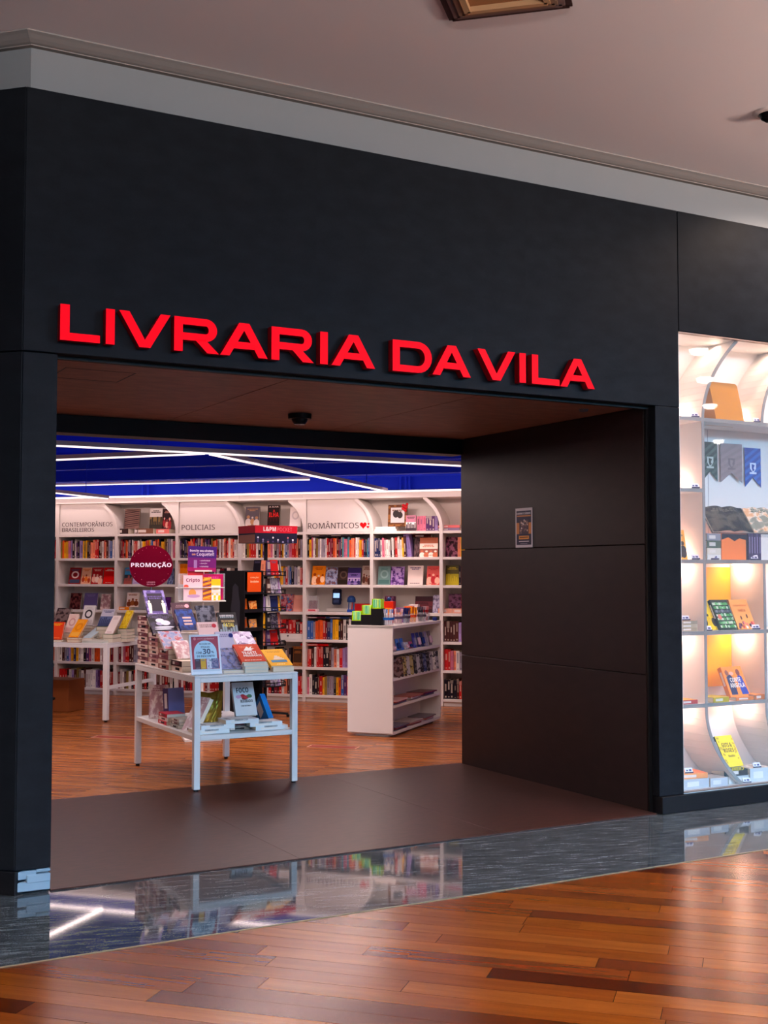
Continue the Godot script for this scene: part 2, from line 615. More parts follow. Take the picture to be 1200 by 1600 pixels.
func uv_floor(st: SurfaceTool, poly: Array, y: float, k: float, col := Color.WHITE, ax := Vector3.RIGHT, off := Vector2.ZERO) -> void:
	var az := Vector3.UP.cross(ax) * -1.0
	var p := []
	var uv := []
	for q in poly:
		var v := Vector3(q.x, y, q.y)
		p.append(v)
		uv.append(Vector2(v.dot(ax), v.dot(az)) * k + off)
	face(st, p, Vector3.UP, col, uv)

# board of a wall in the plane of xf, with softened edges and a narrow joint all round
func board(parent: Node, m: Material, x0: float, y0: float, x1: float, y1: float, xf: Transform3D, thick := 0.05) -> void:
	var st := mb()
	box(st, Vector3((x0 + x1) / 2.0, (y0 + y1) / 2.0, -thick / 2.0), Vector3(x1 - x0 - 0.004, y1 - y0 - 0.004, thick), Basis(), Color.WHITE, 0.002)
	part("panel", st, m, parent).transform = xf

func setting() -> void:
	# ---- mall floor: planks laid at 46 degrees
	var st := mb()
	uv_floor(st, [Vector2(-9, 0.9), Vector2(17, 0.9), Vector2(17, 14), Vector2(-9, 14)], -0.006, 0.6, lin("4a2410"), E1)
	box(st, Vector3(4, -0.11, 6), Vector3(26, 0.2, 16.0), Basis(), lin("2a140a"))
	var fl := struct("floor", st, M.plank)
	planks(fl)
	# ---- granite in front of the shop
	st = mb()
	uv_floor(st, [Vector2(-9, -9), Vector2(17, -9), Vector2(17, 0.922), Vector2(-9, 0.922)], -0.001, 0.4)
	box(st, Vector3(4, -0.06, -4.0), Vector3(26, 0.1, 9.84), Basis(), Color(0.05, 0.05, 0.05))
	struct("floor", st, M.granite)
	st = mb()
	box(st, Vector3(4, -0.002, 0.924), Vector3(26, 0.01, 0.006), Basis())
	struct("trim_1", st, mat("8a7a60", 0.4, 0.6))
	# ---- shop floor
	st = mb()
	uv_floor(st, [Vector2(-5, -2.06), Vector2(-5, -16), Vector2(8.5, -16), Vector2(8.5, -2.06)], 0.0, 0.9, Color.WHITE, E1)
	var sf := struct("floor", st, M.shop_floor)
	M.shop_floor.albedo_color = Color("b4703c")
	for q in [[Vector3(0.3, 0.0004, -6.92), Vector3(6.5, 0.0004, -0.45)], [Vector3(1.9, 0.0004, -7.6), Vector3(7.5, 0.0004, -1.8)]]:
		st = mb()
		bar(st, q[0], q[0].lerp(q[1], 0.8), 0.012, 0.001)
		part("joint_strip", st, mat("d09060", 0.4), sf)
	# ---- front wall of the shop
	st = mb()
	box(st, Vector3(1.72, 2.9, -0.1), Vector3(3.74, 1.156, 0.1))
	box(st, Vector3(-0.075, 1.16, -0.1), Vector3(0.146, 2.32, 0.1))
	box(st, Vector3(3.5, 1.16, -0.1), Vector3(0.18, 2.32, 0.1))
	box(st, Vector3(5.8, 3.12, -0.1), Vector3(4.42, 0.7, 0.1))
	box(st, Vector3(7.0, 1.4, -0.1), Vector3(3.0, 2.8, 0.1))
	var fw := struct("wall_front", st, M.dark)
	var id := Transform3D()
	board(fw, M.facade, -0.153, 2.319, 3.591, 3.482, id)
	board(fw, M.facade, -0.153, 0.1, 0.0, 2.317, id)
	board(fw, M.facade, 3.404, 0.096, 3.591, 2.321, id)
	board(fw, M.facade, 3.592, 2.768, 5.4, 3.482, id)
	board(fw, M.facade, 5.401, 0.096, 8.0, 3.482, id)
	# ---- the wall that turns away at the left
	var lx := Transform3D(Basis(Vector3.UP, deg_to_rad(-45.0)), Vector3(-0.153, 0, 0))
	st = mb()
	box(st, lx * Vector3(-1.5, 1.74, -0.1), Vector3(3.0, 3.48, 0.1), lx.basis)
	var lw := struct("wall_left", st, M.dark)
	board(lw, M.facade, -1.4, 0.1, 0.0, 2.317, lx)
	board(lw, M.facade, -1.4, 2.319, 0.0, 3.482, lx)
	board(lw, M.facade, -2.8, 0.1, -1.4, 3.482, lx)
	# ---- passage into the shop: right and left cheeks, ceiling and rear beam
	st = mb()
	box(st, Vector3(3.505, 1.2, -1.1), Vector3(0.16, 2.4, 1.9))
	var ew := struct("wall_east", st, M.dark)
	var ex := Transform3D(Basis(Vector3.UP, deg_to_rad(-90.0)), Vector3(3.392, 0, -0.085))
	for q in [[0.0, 0.775], [0.775, 1.525], [1.525, 2.32]]:
		board(ew, M.reveal, -1.965, q[0], 0.0, q[1], ex, 0.035)
	st = mb()
	box(st, Vector3(-0.075, 1.2, -1.1), Vector3(0.15, 2.4, 1.9))
	struct("wall_west", st, M.reveal)
	st = mb()
	box(st, Vector3(1.7, 2.42, -1.1), Vector3(3.7, 0.14, 1.9))
	var pc := struct("ceiling", st, M.dark)
	var cx := Transform3D(Basis(Vector3.RIGHT, PI / 2), Vector3(0, 2.32, 0))
	for q in [[0.0, 1.18], [1.18, 2.303], [2.303, 3.392]]:
		board(pc, M.soffit, q[0], -2.03, q[1], -0.05, cx, 0.03)
	st = mb()
	for q in [rect(0.12, -0.352, 0.46, -0.358), rect(0.12, -0.66, 0.46, -0.666), rect(0.12, -0.352, 0.126, -0.666), rect(0.454, -0.352, 0.46, -0.666)]:
		extrude(st, q, 0.0, 0.0012, cx)
	part("hatch_joint", st, M.dark, pc)
	st = mb()
	box(st, Vector3(1.7, 2.265, -2.11), Vector3(3.42, 0.11, 0.16), Basis(), Color.WHITE, 0.003)
	struct("trim_2", st, M.black)
	# shutter track in the right cheek and the strip under the front edge
	st = mb()
	box(st, Vector3(3.404, 1.16, -0.068), Vector3(0.03, 2.32, 0.014))
	box(st, Vector3(1.7, 2.312, -0.066), Vector3(3.4, 0.016, 0.03))
	struct("trim_3", st, mat("060606", 0.6))
	# ---- plinths
	st = mb()
	box(st, Vector3(5.7, 0.048, -0.03), Vector3(4.58, 0.096, 0.1), Basis(), Color.WHITE, 0.003)
	struct("baseboard_right", st, M.black)
	st = mb()
	box(st, lx * Vector3(-1.5, 0.05, -0.04), Vector3(3.02, 0.1, 0.1), lx.basis, Color.WHITE, 0.003)
	struct("baseboard_left", st, M.black)
	# ---- grey band above the shop front, and the moulding under the ceiling
	for q in [[id, -0.116, 8.2], [lx, -3.0, -0.037]]:
		st = mb()
		var xf: Transform3D = q[0]
		box(st, xf * Vector3((q[1] + q[2]) / 2.0, 3.58, -0.14), Vector3(q[2] - q[1], 0.23, 0.1), xf.basis)
		struct("trim_%d" % (4 if q[0] == id else 5), st, M.grey)
		st = mb()
		crown(st, xf, q[0] == id)
		struct("trim_%d" % (6 if q[0] == id else 7), st, mat("888280", 0.6))
	# ---- mall ceiling and the far walls of the mall
	st = mb()
	box(st, Vector3(4, 3.81, 6.9), Vector3(26, 0.14, 14.4))
	struct("ceiling", st, M.ceiling)
	st = mb()
	box(st, Vector3(4, 1.85, 14.05), Vector3(26, 3.8, 0.1))
	struct("wall_back", st, mat("9a948e", 0.7))
	st = mb()
	box(st, Vector3(-8.95, 1.85, 5.0), Vector3(0.1, 3.8, 18.2))
	struct("wall_mall_left", st, mat("8a8c90", 0.7))
	st = mb()
	box(st, Vector3(16.95, 1.85, 5.0), Vector3(0.1, 3.8, 18.2))
	box(st, Vector3(12.5, 1.85, -0.2), Vector3(9.0, 3.8, 0.1))
	struct("wall_mall_right", st, mat("9a948e", 0.7))
	# ---- shop shell
	st = mb()
	box(st, P0 + E1 * -2.5 + NW * 0.44 + Vector3(0, 1.55, 0), Vector3(19.5, 3.1, 0.12), wall_basis())
	struct("wall_rear", st, M.blue)
	st = mb()
	box(st, Vector3(1.75, 3.1, -9.0), Vector3(14.0, 0.1, 14.2))
	struct("ceiling", st, M.blue)
	st = mb()
	box(st, Vector3(-5.05, 1.5, -9.0), Vector3(0.1, 3.1, 14.2))
	struct("wall_shop_left", st, mat("d8d0cc", 0.6))
	st = mb()
	box(st, Vector3(8.3, 1.5, -5.0), Vector3(0.1, 3.1, 6.0))
	struct("wall_shop_right", st, mat("d8d0cc", 0.6))
	st = mb()
	box(st, Vector3(-2.6, 1.5, -2.14), Vector3(4.9, 3.1, 0.1))
	box(st, Vector3(5.95, 1.5, -2.14), Vector3(4.8, 3.1, 0.1))
	box(st, Vector3(1.7, 2.7, -2.14), Vector3(3.9, 0.76, 0.1))
	struct("wall_shop_front", st, mat("c8c0bc", 0.6))
	# ---- blue beams and pipes on the ceiling of the shop
	for q in [[0.9, 2.45, 0.18], [-1.6, 2.5, 0.1], [1.9, 2.38, 0.05]]:
		st = mb()
		bar(st, wall(-4.0 if q[0] < 1.5 else 0.9, q[1], -0.5 + q[0] * 0.2), wall(3.4, q[1], -0.5 + q[0] * 0.2), q[2], q[2])
		struct("trim_8", st, M.blue)
	st = mb()
	for s in [-1.45, -1.38, 1.62, 1.68, 1.72]:
		tube(st, wall(s, 2.2, 0.3), wall(s, 3.05, 0.3), 0.018)
	struct("trim_9", st, M.blue)

func crown(st: SurfaceTool, xf: Transform3D, front: bool) -> void:
	var pr := [Vector2(-0.09, 3.695), Vector2(-0.12, 3.697), Vector2(-0.12, 3.707), Vector2(-0.088, 3.7075), Vector2(-0.087, 3.711), Vector2(-0.07, 3.713), Vector2(-0.045, 3.72), Vector2(-0.02, 3.729), Vector2(0.0, 3.7345), Vector2(0.002, 3.741)]
	for i in pr.size() - 1:
		var a: Vector2 = pr[i]
		var b: Vector2 = pr[i + 1]
		# the mitre at the corner of the two walls: each point lies on the bisector
		var ends := []
		for v in [a, b]:
			var m: Vector2 = v
			var corner := -0.153 - 0.414 * m.x if front else 0.414 * m.x
			ends.append(xf * Vector3(corner, m.y, m.x))
		var far := 8.2 if front else -3.0
		face(st, [ends[0], xf * Vector3(far, a.y, a.x), xf * Vector3(far, b.y, b.x), ends[1]], xf.basis * Vector3(0, -(b.x - a.x) - 0.0001, (b.y - a.y) + 0.0001))

const TONES := ["7e3c14", "884416", "723410", "8c481a", "7e3c14", "6a2e0e", "56220a", "4a1b08"]

func planks(fl: Node) -> void:
	var e := E1
	var n := Vector3(-sin(WA), 0, cos(WA))
	var w := 0.1075
	var view := PackedVector2Array([Vector2(-0.75, 0.927), Vector2(4.2, 0.927), Vector2(4.2, 2.2), Vector2(1.75, 2.95), Vector2(-0.75, 1.75)])
	for row in range(-32, 21):
		var n0 := 0.5328 + w * row
		var s := -3.0 + rng.randf_range(0.0, 1.2)
		var last := ""
		while s < 5.5:
			var l := rng.randf_range(0.75, 1.5)
			var tone: String = TONES[rng.randi() % 6]
			if rng.randf() < 0.13:
				tone = TONES[6 + rng.randi() % 2]
			if tone == last:
				tone = TONES[(TONES.find(tone) + 1) % 5]
			last = tone
			var q := PackedVector2Array()
			for c in [[s + 0.001, n0 + 0.001], [s + l - 0.001, n0 + 0.001], [s + l - 0.001, n0 + w - 0.001], [s + 0.001, n0 + w - 0.001]]:
				var v: Vector3 = e * c[0] + n * c[1]
				q.append(Vector2(v.x, v.z))
			for piece in Geometry2D.intersect_polygons(q, view):
				var st := mb()
				var pts := []
				for v in piece:
					pts.append(v)
				var col := lin(tone) * rng.randf_range(0.9, 1.12)
				var off := Vector2(rng.randf(), rng.randf())
				uv_floor(st, pts, 0.0, 1.3, col, e, off)
				for i in pts.size():
					var a: Vector2 = pts[i]
					var b: Vector2 = pts[(i + 1) % pts.size()]
					var mid := Vector2.ZERO
					for v in pts:
						mid += v / pts.size()
					var o := (a + b) / 2.0 - mid
					face(st, [Vector3(a.x, 0, a.y), Vector3(b.x, 0, b.y), Vector3(b.x, -0.006, b.y), Vector3(a.x, -0.006, a.y)], Vector3(o.x, 0, o.y), col * 0.5)
				part("plank", st, M.plank, fl)
			s += l

# ---------------------------------------------------------------- red letters over the entrance
func sign_over_door() -> void:
	var side := mat("8c0414", 0.35)
	var lit := glow("ff0018", 0.8)
	lit.metallic_specular = 0.15
	lit.albedo_color = Color("a00010")
	var o := thing("shop_sign", "big red raised capital letters of the shop name above the dark entrance", "sign", Vector3(0, 2.371, 0.004))
	var k := 0.041
	var tb := 0.034
	var h := 0.158
	var list := [["L", -0.005, 0.170], ["I", 0.196, 0.236], ["V", 0.256, 0.493], ["R", 0.511, 0.724], ["A", 0.734, 0.972], ["R", 0.992, 1.210], ["I", 1.248, 1.289], ["A", 1.310, 1.551], ["D", 1.651, 1.880], ["A", 1.884, 2.116], ["V", 2.158, 2.397], ["I", 2.424, 2.465], ["L", 2.505, 2.688], ["A", 2.694, 2.929]]
	for q in list:
		var a: float = q[1]
		var b: float = q[2]
		var polys := []
		match q[0]:
			"L": polys = [rect(a, 0, a + k, h), rect(a + k, 0, b, tb)]
			"I": polys = [rect(a, 0, b, h)]
			"V", "A":
				var m := (a + b) / 2.0
				var kk := k * 1.12
				var sl := (m - kk * 0.55 - a) / h
				var apex := h - (m - a - kk) / sl
				polys = [[Vector2(a, h), Vector2(a + kk, h), Vector2(m, apex), Vector2(b - kk, h), Vector2(b, h), Vector2(m + kk * 0.55, 0), Vector2(m - kk * 0.55, 0)]]
				if q[0] == "A":
					polys[0] = polys[0].map(func(v): return Vector2(v.x, h - v.y))
					var y0 := 0.036
					var y1 := y0 + tb * 0.95
					polys.append([Vector2(a + kk + y0 * sl - 0.004, y0), Vector2(b - kk - y0 * sl + 0.004, y0), Vector2(b - kk - y1 * sl + 0.004, y1), Vector2(a + kk + y1 * sl - 0.004, y1)])
			"D": polys = [rect(a, 0, a + k, h)] + bowl(a + k, b, 0.0, h, tb, k)
			"R":
				polys = [rect(a, 0, a + k, h)] + bowl(a + k, b - 0.006, 0.053, h, tb, k)
				polys.append([Vector2(b - k * 1.3, 0), Vector2(b + 0.004, 0), Vector2(b - 0.062, 0.06), Vector2(b - 0.062 - k * 1.3, 0.06)])
		var st := mb()
		var fc := mb()
		for p in polys:
			extrude(st, p, 0.0, 0.045, Transform3D(), Color.WHITE, false)
			flat_face(fc, p, 0.0455)
			extrude(fc, p, 0.0445, 0.0455, Transform3D(), Color.WHITE, false)
		var l := part("letter", st, side, o)
		part("letter_face", fc, lit, l)

func bowl(x0: float, x1: float, y0: float, y1: float, t: float, k: float) -> Array:
	var r := (y1 - y0) / 2.0
	var rx := r * 1.05
	var cx := x1 - rx
	var cy := (y0 + y1) / 2.0
	var out := [rect(x0, y1 - t, cx, y1), rect(x0, y0, cx, y0 + t)]
	var n := 12
	for i in n:
		var a := -PI / 2 + PI * i / n
		var b := -PI / 2 + PI * (i + 1) / n
		out.append([Vector2(cx + cos(a) * rx, cy + sin(a) * r), Vector2(cx + cos(b) * rx, cy + sin(b) * r), Vector2(cx + cos(b) * (rx - k), cy + sin(b) * (r - t)), Vector2(cx + cos(a) * (rx - k), cy + sin(a) * (r - t))])
	return out

# ---------------------------------------------------------------- the wall of bookcases
const BAY := 0.7515
const ROWS := [1.795, 1.524, 1.233, 0.944, 0.654, 0.363, 0.071]
func bay_s(i: int) -> float:
	return 0.641 + BAY * (i - 4)

func bookcases() -> void:
	var about := {-1: "white bookcase bay at the far left edge, half hidden by the entrance", 0: "white bookcase bay under the CONTEMPORÂNEOS BRASILEIROS sign", 1: "white bookcase bay with an open top, right of the CONTEMPORÂNEOS sign", 2: "white bookcase bay under the POLICIAIS sign", 3: "white bookcase bay with an open top, right of the POLICIAIS sign", 4: "white bookcase bay under the ROMÂNTICOS sign with red hearts", 5: "white bookcase bay with an open top, right of the ROMÂNTICOS sign", 6: "white bookcase bay at the right end beside the dark passage wall"}
	for i in range(-1, 7):
		var o := thing("bookcase", about[i], "bookcase", wall(bay_s(i), 0, 0), wall_basis(), "bays of the bookcase wall")
		var dp := 0.34
		var w := BAY
		for s in [0.0, w]:
			var st := mb()
			var x0 := 0.0 if s == 0.0 else w - 0.0178
			box(st, Vector3(x0 + 0.0089, 0.915, -dp / 2.0), Vector3(0.0176, 1.83, dp), Basis(), Color.WHITE, 0.001)
			part("side_panel", st, M.white, o)
		var bk := mb()
		box(bk, Vector3(w / 2.0, 1.07, -dp - 0.005), Vector3(w, 2.14, 0.01))
		part("back_panel", bk, M.white, o)
		for h in ROWS:
			var st := mb()
			box(st, Vector3(w / 2.0, h - 0.014, -dp / 2.0 - 0.001), Vector3(w - 0.036, 0.028, dp - 0.002), Basis(), Color.WHITE, 0.002)
			part("shelf", st, M.white, o)
		var st := mb()
		box(st, Vector3(w / 2.0, 0.02, -dp / 2.0 - 0.012), Vector3(w - 0.001, 0.04, dp - 0.024))
		part("plinth", st, M.white, o)
		st = mb()
		box(st, Vector3(w / 2.0, 2.17, -dp / 2.0 + 0.008), Vector3(w, 0.06, dp + 0.016), Basis(), Color.WHITE, 0.002)
		part("cornice", st, M.white, o)
		# at its head the divider curves to the left
		var arc := []
		for k in 15:
			var up := 0.311 * k / 14.0
			arc.append(Vector2(w - (0.50 - sqrt(0.25 - up * up)) * 1.7, 1.83 + up))
		st = mb()
		for k in 14:
			var n: Vector2 = (arc[k + 1] - arc[k]).orthogonal().normalized() * 0.017
			var n2: Vector2 = (arc[mini(k + 2, 14)] - arc[mini(k + 1, 13)]).orthogonal().normalized() * 0.017
			extrude(st, [arc[k] - n, arc[k + 1] - n2, arc[k + 1] + n2, arc[k] + n], -dp, 0.002)
		part("curved_divider", st, M.white, o)
		if i in [0, 2, 4, -1]:
			# the flush field left of the sign, up to the curve of the bay before
			var fld := [Vector2(0.019, 1.81), Vector2(0.019, 2.141)]
			for k in 15:
				fld.append(arc[14 - k] - Vector2(w, 0))
			fld.append(Vector2(0.0, 1.81))
			st = mb()
			extrude(st, fld, -0.016, -0.001)
			part("flush_field", st, M.white, o)
		if i in [0, 2, 4]:
			st = mb()
			var pan := [Vector2(0.021, 1.797), Vector2(0.021, 2.14)]
			for k in 15:
				pan.append(arc[14 - k] - Vector2(0.006, 0))
			pan.append(Vector2(w - 0.019, 1.797))
			extrude(st, pan, -0.032, -0.02)
			var sp := part("sign_panel", st, M.white, o)
			var z := -0.02
			var bl := Basis()
			if i == 0:
				lettering(sp, "CONTEMPORÂNEOS", Vector3(0.048, 1.884, z), bl, 0.645, 0.062, M.ink)
				lettering(sp, "BRASILEIROS", Vector3(0.05, 1.826, z), bl, 0.41, 0.043, M.ink)
			elif i == 2:
				lettering(sp, "POLICIAIS", Vector3(0.05, 1.832, z), bl, 0.4, 0.056, M.ink)
			else:
				lettering(sp, "ROMÂNTICOS", Vector3(0.034, 1.83, z), bl, 0.57, 0.078, M.ink)
				var hm := mat("c80c14", 0.4)
				for q in [[0.655, 1.862, 0.038], [0.712, 1.874, 0.012], [0.706, 1.842, 0.015]]:
					st = mb()
					extrude(st, heart(q[0], q[1], q[2]), z + 0.0005, z + 0.002)
					part("heart", st, hm, sp)
		if i == 3:
			st = mb()
			box(st, Vector3(w / 2.0, 0.684, -0.17), Vector3(w - 0.04, 0.056, 0.3), Basis(), Color.WHITE, 0.002)
			var dr := part("drawer", st, M.white, o)
			st = mb()
			lathe(st, [Vector2(0, 0.008), Vector2(0.008, 0.008), Vector2(0.011, 0.0), Vector2(0.011, -0.002)], 12, Transform3D(Basis(Vector3.RIGHT, PI / 2), Vector3(0.56, 0.69, -0.018)))
			part("lock", st, M.steel, dr)

func heart(x: float, y: float, r: float) -> Array:
	var a := []
	for i in 28:
		var t := TAU * i / 28.0
		a.append(Vector2(x + r * pow(sin(t), 3.0), y + r * (13.0 * cos(t) - 5.0 * cos(2 * t) - 2.0 * cos(3 * t) - cos(4 * t)) / 16.0))
	return a

# a book shown with its cover to the front on a bookcase shelf
func faced(label: String, s: float, row: int, w: float, h: float, uv: Rect2, edge: String, tilt := 12.0, lift := 0.0, d := 0.09, t := 0.022) -> Node3D:
	return book(label, wall(s, ROWS[row] + 0.001 + lift, d), wall_basis() * Basis(Vector3.RIGHT, deg_to_rad(-tilt)), w, h, t, uv, edge)

func shelf_pile(label: String, s: float, row: int, w: float, dpt: float, t: float, edge: String, lift := 0.0, d := 0.05) -> Node3D:
	var c := cov("p", edge, "f0e8e0", "403030")
	var b := wall_basis() * Basis(Vector3.UP, PI / 2) * Basis(Vector3.RIGHT, -PI / 2)
	# spine to the front; lying flat
	return book(label, wall(s + dpt / 2.0, ROWS[row] + 0.001 + lift + t, d + w / 2.0), b, w, dpt, t, c, edge)

func shelf_goods() -> void:
	loose = mb()
	var r := ROWS
	var top := "top book row "
	var bays := ["under CONTEMPORÂNEOS", "right of CONTEMPORÂNEOS", "under POLICIAIS", "right of POLICIAIS", "under ROMÂNTICOS", "right of ROMÂNTICOS", "by the passage wall"]
	var e := func(i: int) -> Array: return [bay_s(i) + 0.022, bay_s(i + 1) - 0.022]
	var put := func(i: int, row: int, codes: String, where: String, single: bool, a := 0.0, b := 0.0, lean := 0.0) -> void:
		var q: Array = e.call(i)
		spines(codes, q[0] + a, q[1] - b, r[row], where + bays[i], single, 0.18, 0.218, lean)
	put.call(0, 1, "uoyyyplkwvkllyuyknssrrknwrsnebwb", top, true)
	put.call(1, 1, "nmrnosnvkwrrrwkwyyooybbsrrokyyunkeewpr", top, true)
	put.call(2, 1, "vkkdkmossrdvdvsnvdvkuosrnwmwsmrwsrwww", top, true)
	put.call(3, 1, "wkuorrrwkyvksspwkernywbeprrsnew", top, true)
	put.call(4, 1, "kypwnueweeewrmpmosnmvntpptossrwwyyrdktbl", top, true)
	put.call(5, 1, "dddwpwwwkwnrwwyn", top, true, 0.0, 0.36, 2.0)
	put.call(4, 4, "bbeooormdbyyknwkwssswwwn", "row below the scanner ", true, 0.0, 0.0)
	put.call(4, 5, "rrnwrrrkkneswrllllbldrrn", "second lowest row ", true)
	put.call(4, 6, "pwkknryueeekyobvrnkewkyymr", "bottom row ", true)
	put.call(0, 5, "wneblydywwkvpwooowmmymr", "second lowest row ", true)
	# the rest, smaller or half hidden
	for q in [[-1, 1, "rnrnrnrnrrrnkwrnrrnrnrs"], [-1, 5, "mnrwmnrwrmnrwmrnrwnmrs"], [-1, 6, "mnrwrrnrwmmnrwnrmnwrmr"], [0, 6, "rrrkwlnukwnwwwwlvrrnwnrr"], [1, 5, "mwprrnneenwnwwrmnwkrnws"], [1, 6, "mwwnuwkrmnnrkwmrnwmrnwk"], [2, 5, "rmnwrkmnrswmnrkwsmrnwrmn"], [2, 6, "mwrnmrkwnrsmwrrrrrmnwrnk"], [3, 6, "mrnkwnmrsnwrkmnrwsnmrprr"], [5, 4, "nkwrmdnkwepnmrkwndmrwkn"], [5, 5, "rmnwkmrwnmkrwmnmkrwnkmr"], [5, 6, "kkmrnwkmrnwmnkrwmrnkwmn"], [6, 4, "nnnnnlppwrsnrmwnrmwkrnm"], [6, 5, "rrpsweenswrrrmnwrmnrwmn"], [6, 6, "kkkknrsnrrrwmnrwmknrmwn"]]:
		var ee: Array = [bay_s(q[0]) + 0.022, bay_s(q[0] + 1) - 0.022]
		spines(q[2], ee[0], ee[1], r[q[1]], "", false, 0.18, 0.218)
	# rows that are only partly filled with spines
	spines("kwmkwnk", bay_s(2) + 0.42, bay_s(3) - 0.04, r[2], "", false, 0.17, 0.185)
	spines("wyoryerebkeewrr", bay_s(3) + 0.36, bay_s(4) - 0.022, r[2], "", false, 0.18, 0.205)
	spines("rrrmrrkr", bay_s(3) + 0.40, bay_s(4) - 0.03, r[4] + 0.058, "", false, 0.12, 0.15)
	spines("nkwkkwnk", bay_s(3) + 0.40, bay_s(4) - 0.16, r[5], "", false, 0.17, 0.2)
	var lo := part("book_spines", loose, M.vc, self)
	tag(lo, "rows of smaller and half hidden book spines on the lower and outer shelves", "books")
	lo.set_meta("kind", "stuff")
	# --- books lying on top of rows
	shelf_pile("grey book lying flat on the top row under the ROMÂNTICOS sign", bay_s(4) + 0.13, 1, 0.13, 0.22, 0.018, "58525c", 0.222)
	shelf_pile("dark grey book lying flat under the middle of the ROMÂNTICOS sign", bay_s(4) + 0.37, 1, 0.13, 0.24, 0.02, "46424a", 0.222)
	shelf_pile("maroon book lying on the row below the scanner, left part", bay_s(4) + 0.10, 4, 0.13, 0.24, 0.016, "5c2030", 0.222)
	shelf_pile("navy book lying on the row below the scanner, right part", bay_s(4) + 0.36, 4, 0.13, 0.26, 0.018, "2c4470", 0.222)
	shelf_pile("bright red book lying on the second row from the floor", bay_s(4) + 0.10, 5, 0.13, 0.32, 0.024, "c01014", 0.22)
	# --- covers to the front
	faced("dark red book with a white disc on its cover, left of four under CONTEMPORÂNEOS", -2.196, 2, 0.15, 0.19, cov("o", "8c1c20", "f0d8d0", "44506c"), "701418")
	faced("peach book with small figures, second of four under CONTEMPORÂNEOS", -2.05, 2, 0.124, 0.19, cov("f", "f0b490", "b04020", "e0782c"), "e0a080")
	faced("red book with pale figures, third of four under CONTEMPORÂNEOS", -1.909, 2, 0.14, 0.19, cov("f", "b42024", "f0b8a0", "f0d0c0"), "a01c20")
	faced("bright red book with a white statue, right of four under CONTEMPORÂNEOS", -1.758, 2, 0.14, 0.19, cov("p", "d81410", "f0d8c8", "f4e8e0"), "c01010")
	faced("dark maroon picture book on the third row under CONTEMPORÂNEOS", -2.186, 3, 0.14, 0.19, cov("n", "4a1c20", "a86058", "2c1014"), "40181c")
	faced("lilac book on the third row under CONTEMPORÂNEOS", -1.992, 3, 0.17, 0.19, cov("p", "6c5c90", "c4b8d8", "8c80b0"), "50447c")
	faced("pale pink patterned book on the third row under CONTEMPORÂNEOS", -1.8, 3, 0.122, 0.18, cov("n", "d8b4ac", "985c64", "f0dcd4"), "c09890")
	faced("thin black book at the right end of the third row under CONTEMPORÂNEOS", -1.668, 3, 0.055, 0.19, cov("p", "1c1418", "50404c", "807078"), "18141a")
	# open top right of CONTEMPORANEOS
	faced("brown book with dark diagonal stripes on the open top shelf", -1.488, 0, 0.185, 0.225, cov("s", "8c6a60", "382428", "5c4440"), "503830", 6.0, 0.062, 0.12)
	shelf_pile("dark book lying under the striped book on the open top shelf", -1.59, 0, 0.16, 0.2, 0.06, "3c2c2c")
	shelf_pile("pale grey book lying beside the striped book on the open top shelf", -1.385, 0, 0.16, 0.055, 0.06, "a8a0a0")
	faced("glossy landscape book with a painted white glare on the open top shelf", -1.183, 0, 0.155, 0.225, cov("h", "e8e4e0", "8c7448", "3c3830"), "4c4038", 6.0, 0.062, 0.11)  # white glare put into the upper part of the cover
	faced("dark book with a red haired woman on the open top shelf", -1.045, 0, 0.11, 0.225, cov("f", "301c20", "a83038", "e8a898"), "28181c", 6.0, 0.055, 0.11)
	shelf_pile("tan and brown books lying under the glossy landscape book", -1.29, 0, 0.17, 0.22, 0.06, "7c5440")
	shelf_pile("coral book lying at the right of the open top shelf", -1.06, 0, 0.15, 0.16, 0.052, "e07870")
	faced("book with blue sky cover left of the round promotion sign", -1.515, 2, 0.10, 0.19, cov("h", "3c8cc0", "2c3844", "a05048"), "2c5c8c")
	faced("lilac book partly behind the round promotion sign", -1.40, 2, 0.11, 0.17, cov("p", "b4a4c8", "7c68a0", "e0d0e0"), "9c8cb0")
	faced("greyish blue book right of the round promotion sign", -0.985, 2, 0.075, 0.18, cov("n", "5c6c94", "a8b0c8", "384468"), "44547c")
	faced("dark slate book at the right end behind the promotion sign", -0.905, 2, 0.06, 0.18, cov("n", "4c5878", "7884a0", "2c3450"), "3c4868")
	faced("white book with cactus drawing on an orange box", -1.452, 3, 0.15, 0.16, cov("f", "f0dcd0", "7c3c1c", "a05828"), "e0c8bc", 8.0, 0.035)
	shelf_pile("orange box lying under the white cactus book", -1.54, 3, 0.14, 0.14, 0.034, "e88418")
	faced("small purple book behind the upper books of the promotion table", -1.02, 3, 0.07, 0.15, cov("p", "5c1c74", "b44cc0", "8c3c9c"), "501868")
	# under POLICIAIS: the bright orange pair
	for q in [[-0.822, "bright orange thick book at the left of the second row under POLICIAIS"], [-0.775, "second bright orange thick book under POLICIAIS"]]:
		faced(q[1], q[0], 2, 0.046, 0.225, cov("p", "f08408", "f8a030", "e07000"), "e87808", 0.0, 0.0, 0.05, 0.14)
	faced("peach book beside the bright orange pair under POLICIAIS", -0.69, 2, 0.10, 0.21, cov("p", "f0a878", "e08050", "f8d0b0"), "e09868", 4.0)
	faced("red book behind the magazine stand under POLICIAIS", -0.58, 2, 0.12, 0.19, cov("p", "d83028", "f06050", "f8c0b0"), "c02820", 4.0)
	# open top right of POLICIAIS
	faced("grey book with a tan block on the open top shelf near the black rack", -0.012, 0, 0.165, 0.225, cov("f", "605860", "d0c4c0", "b88860"), "4c444c", 6.0, 0.062, 0.11)
	shelf_pile("white book lying under the grey book with the tan block", -0.10, 0, 0.16, 0.2, 0.056, "e8dcd4")
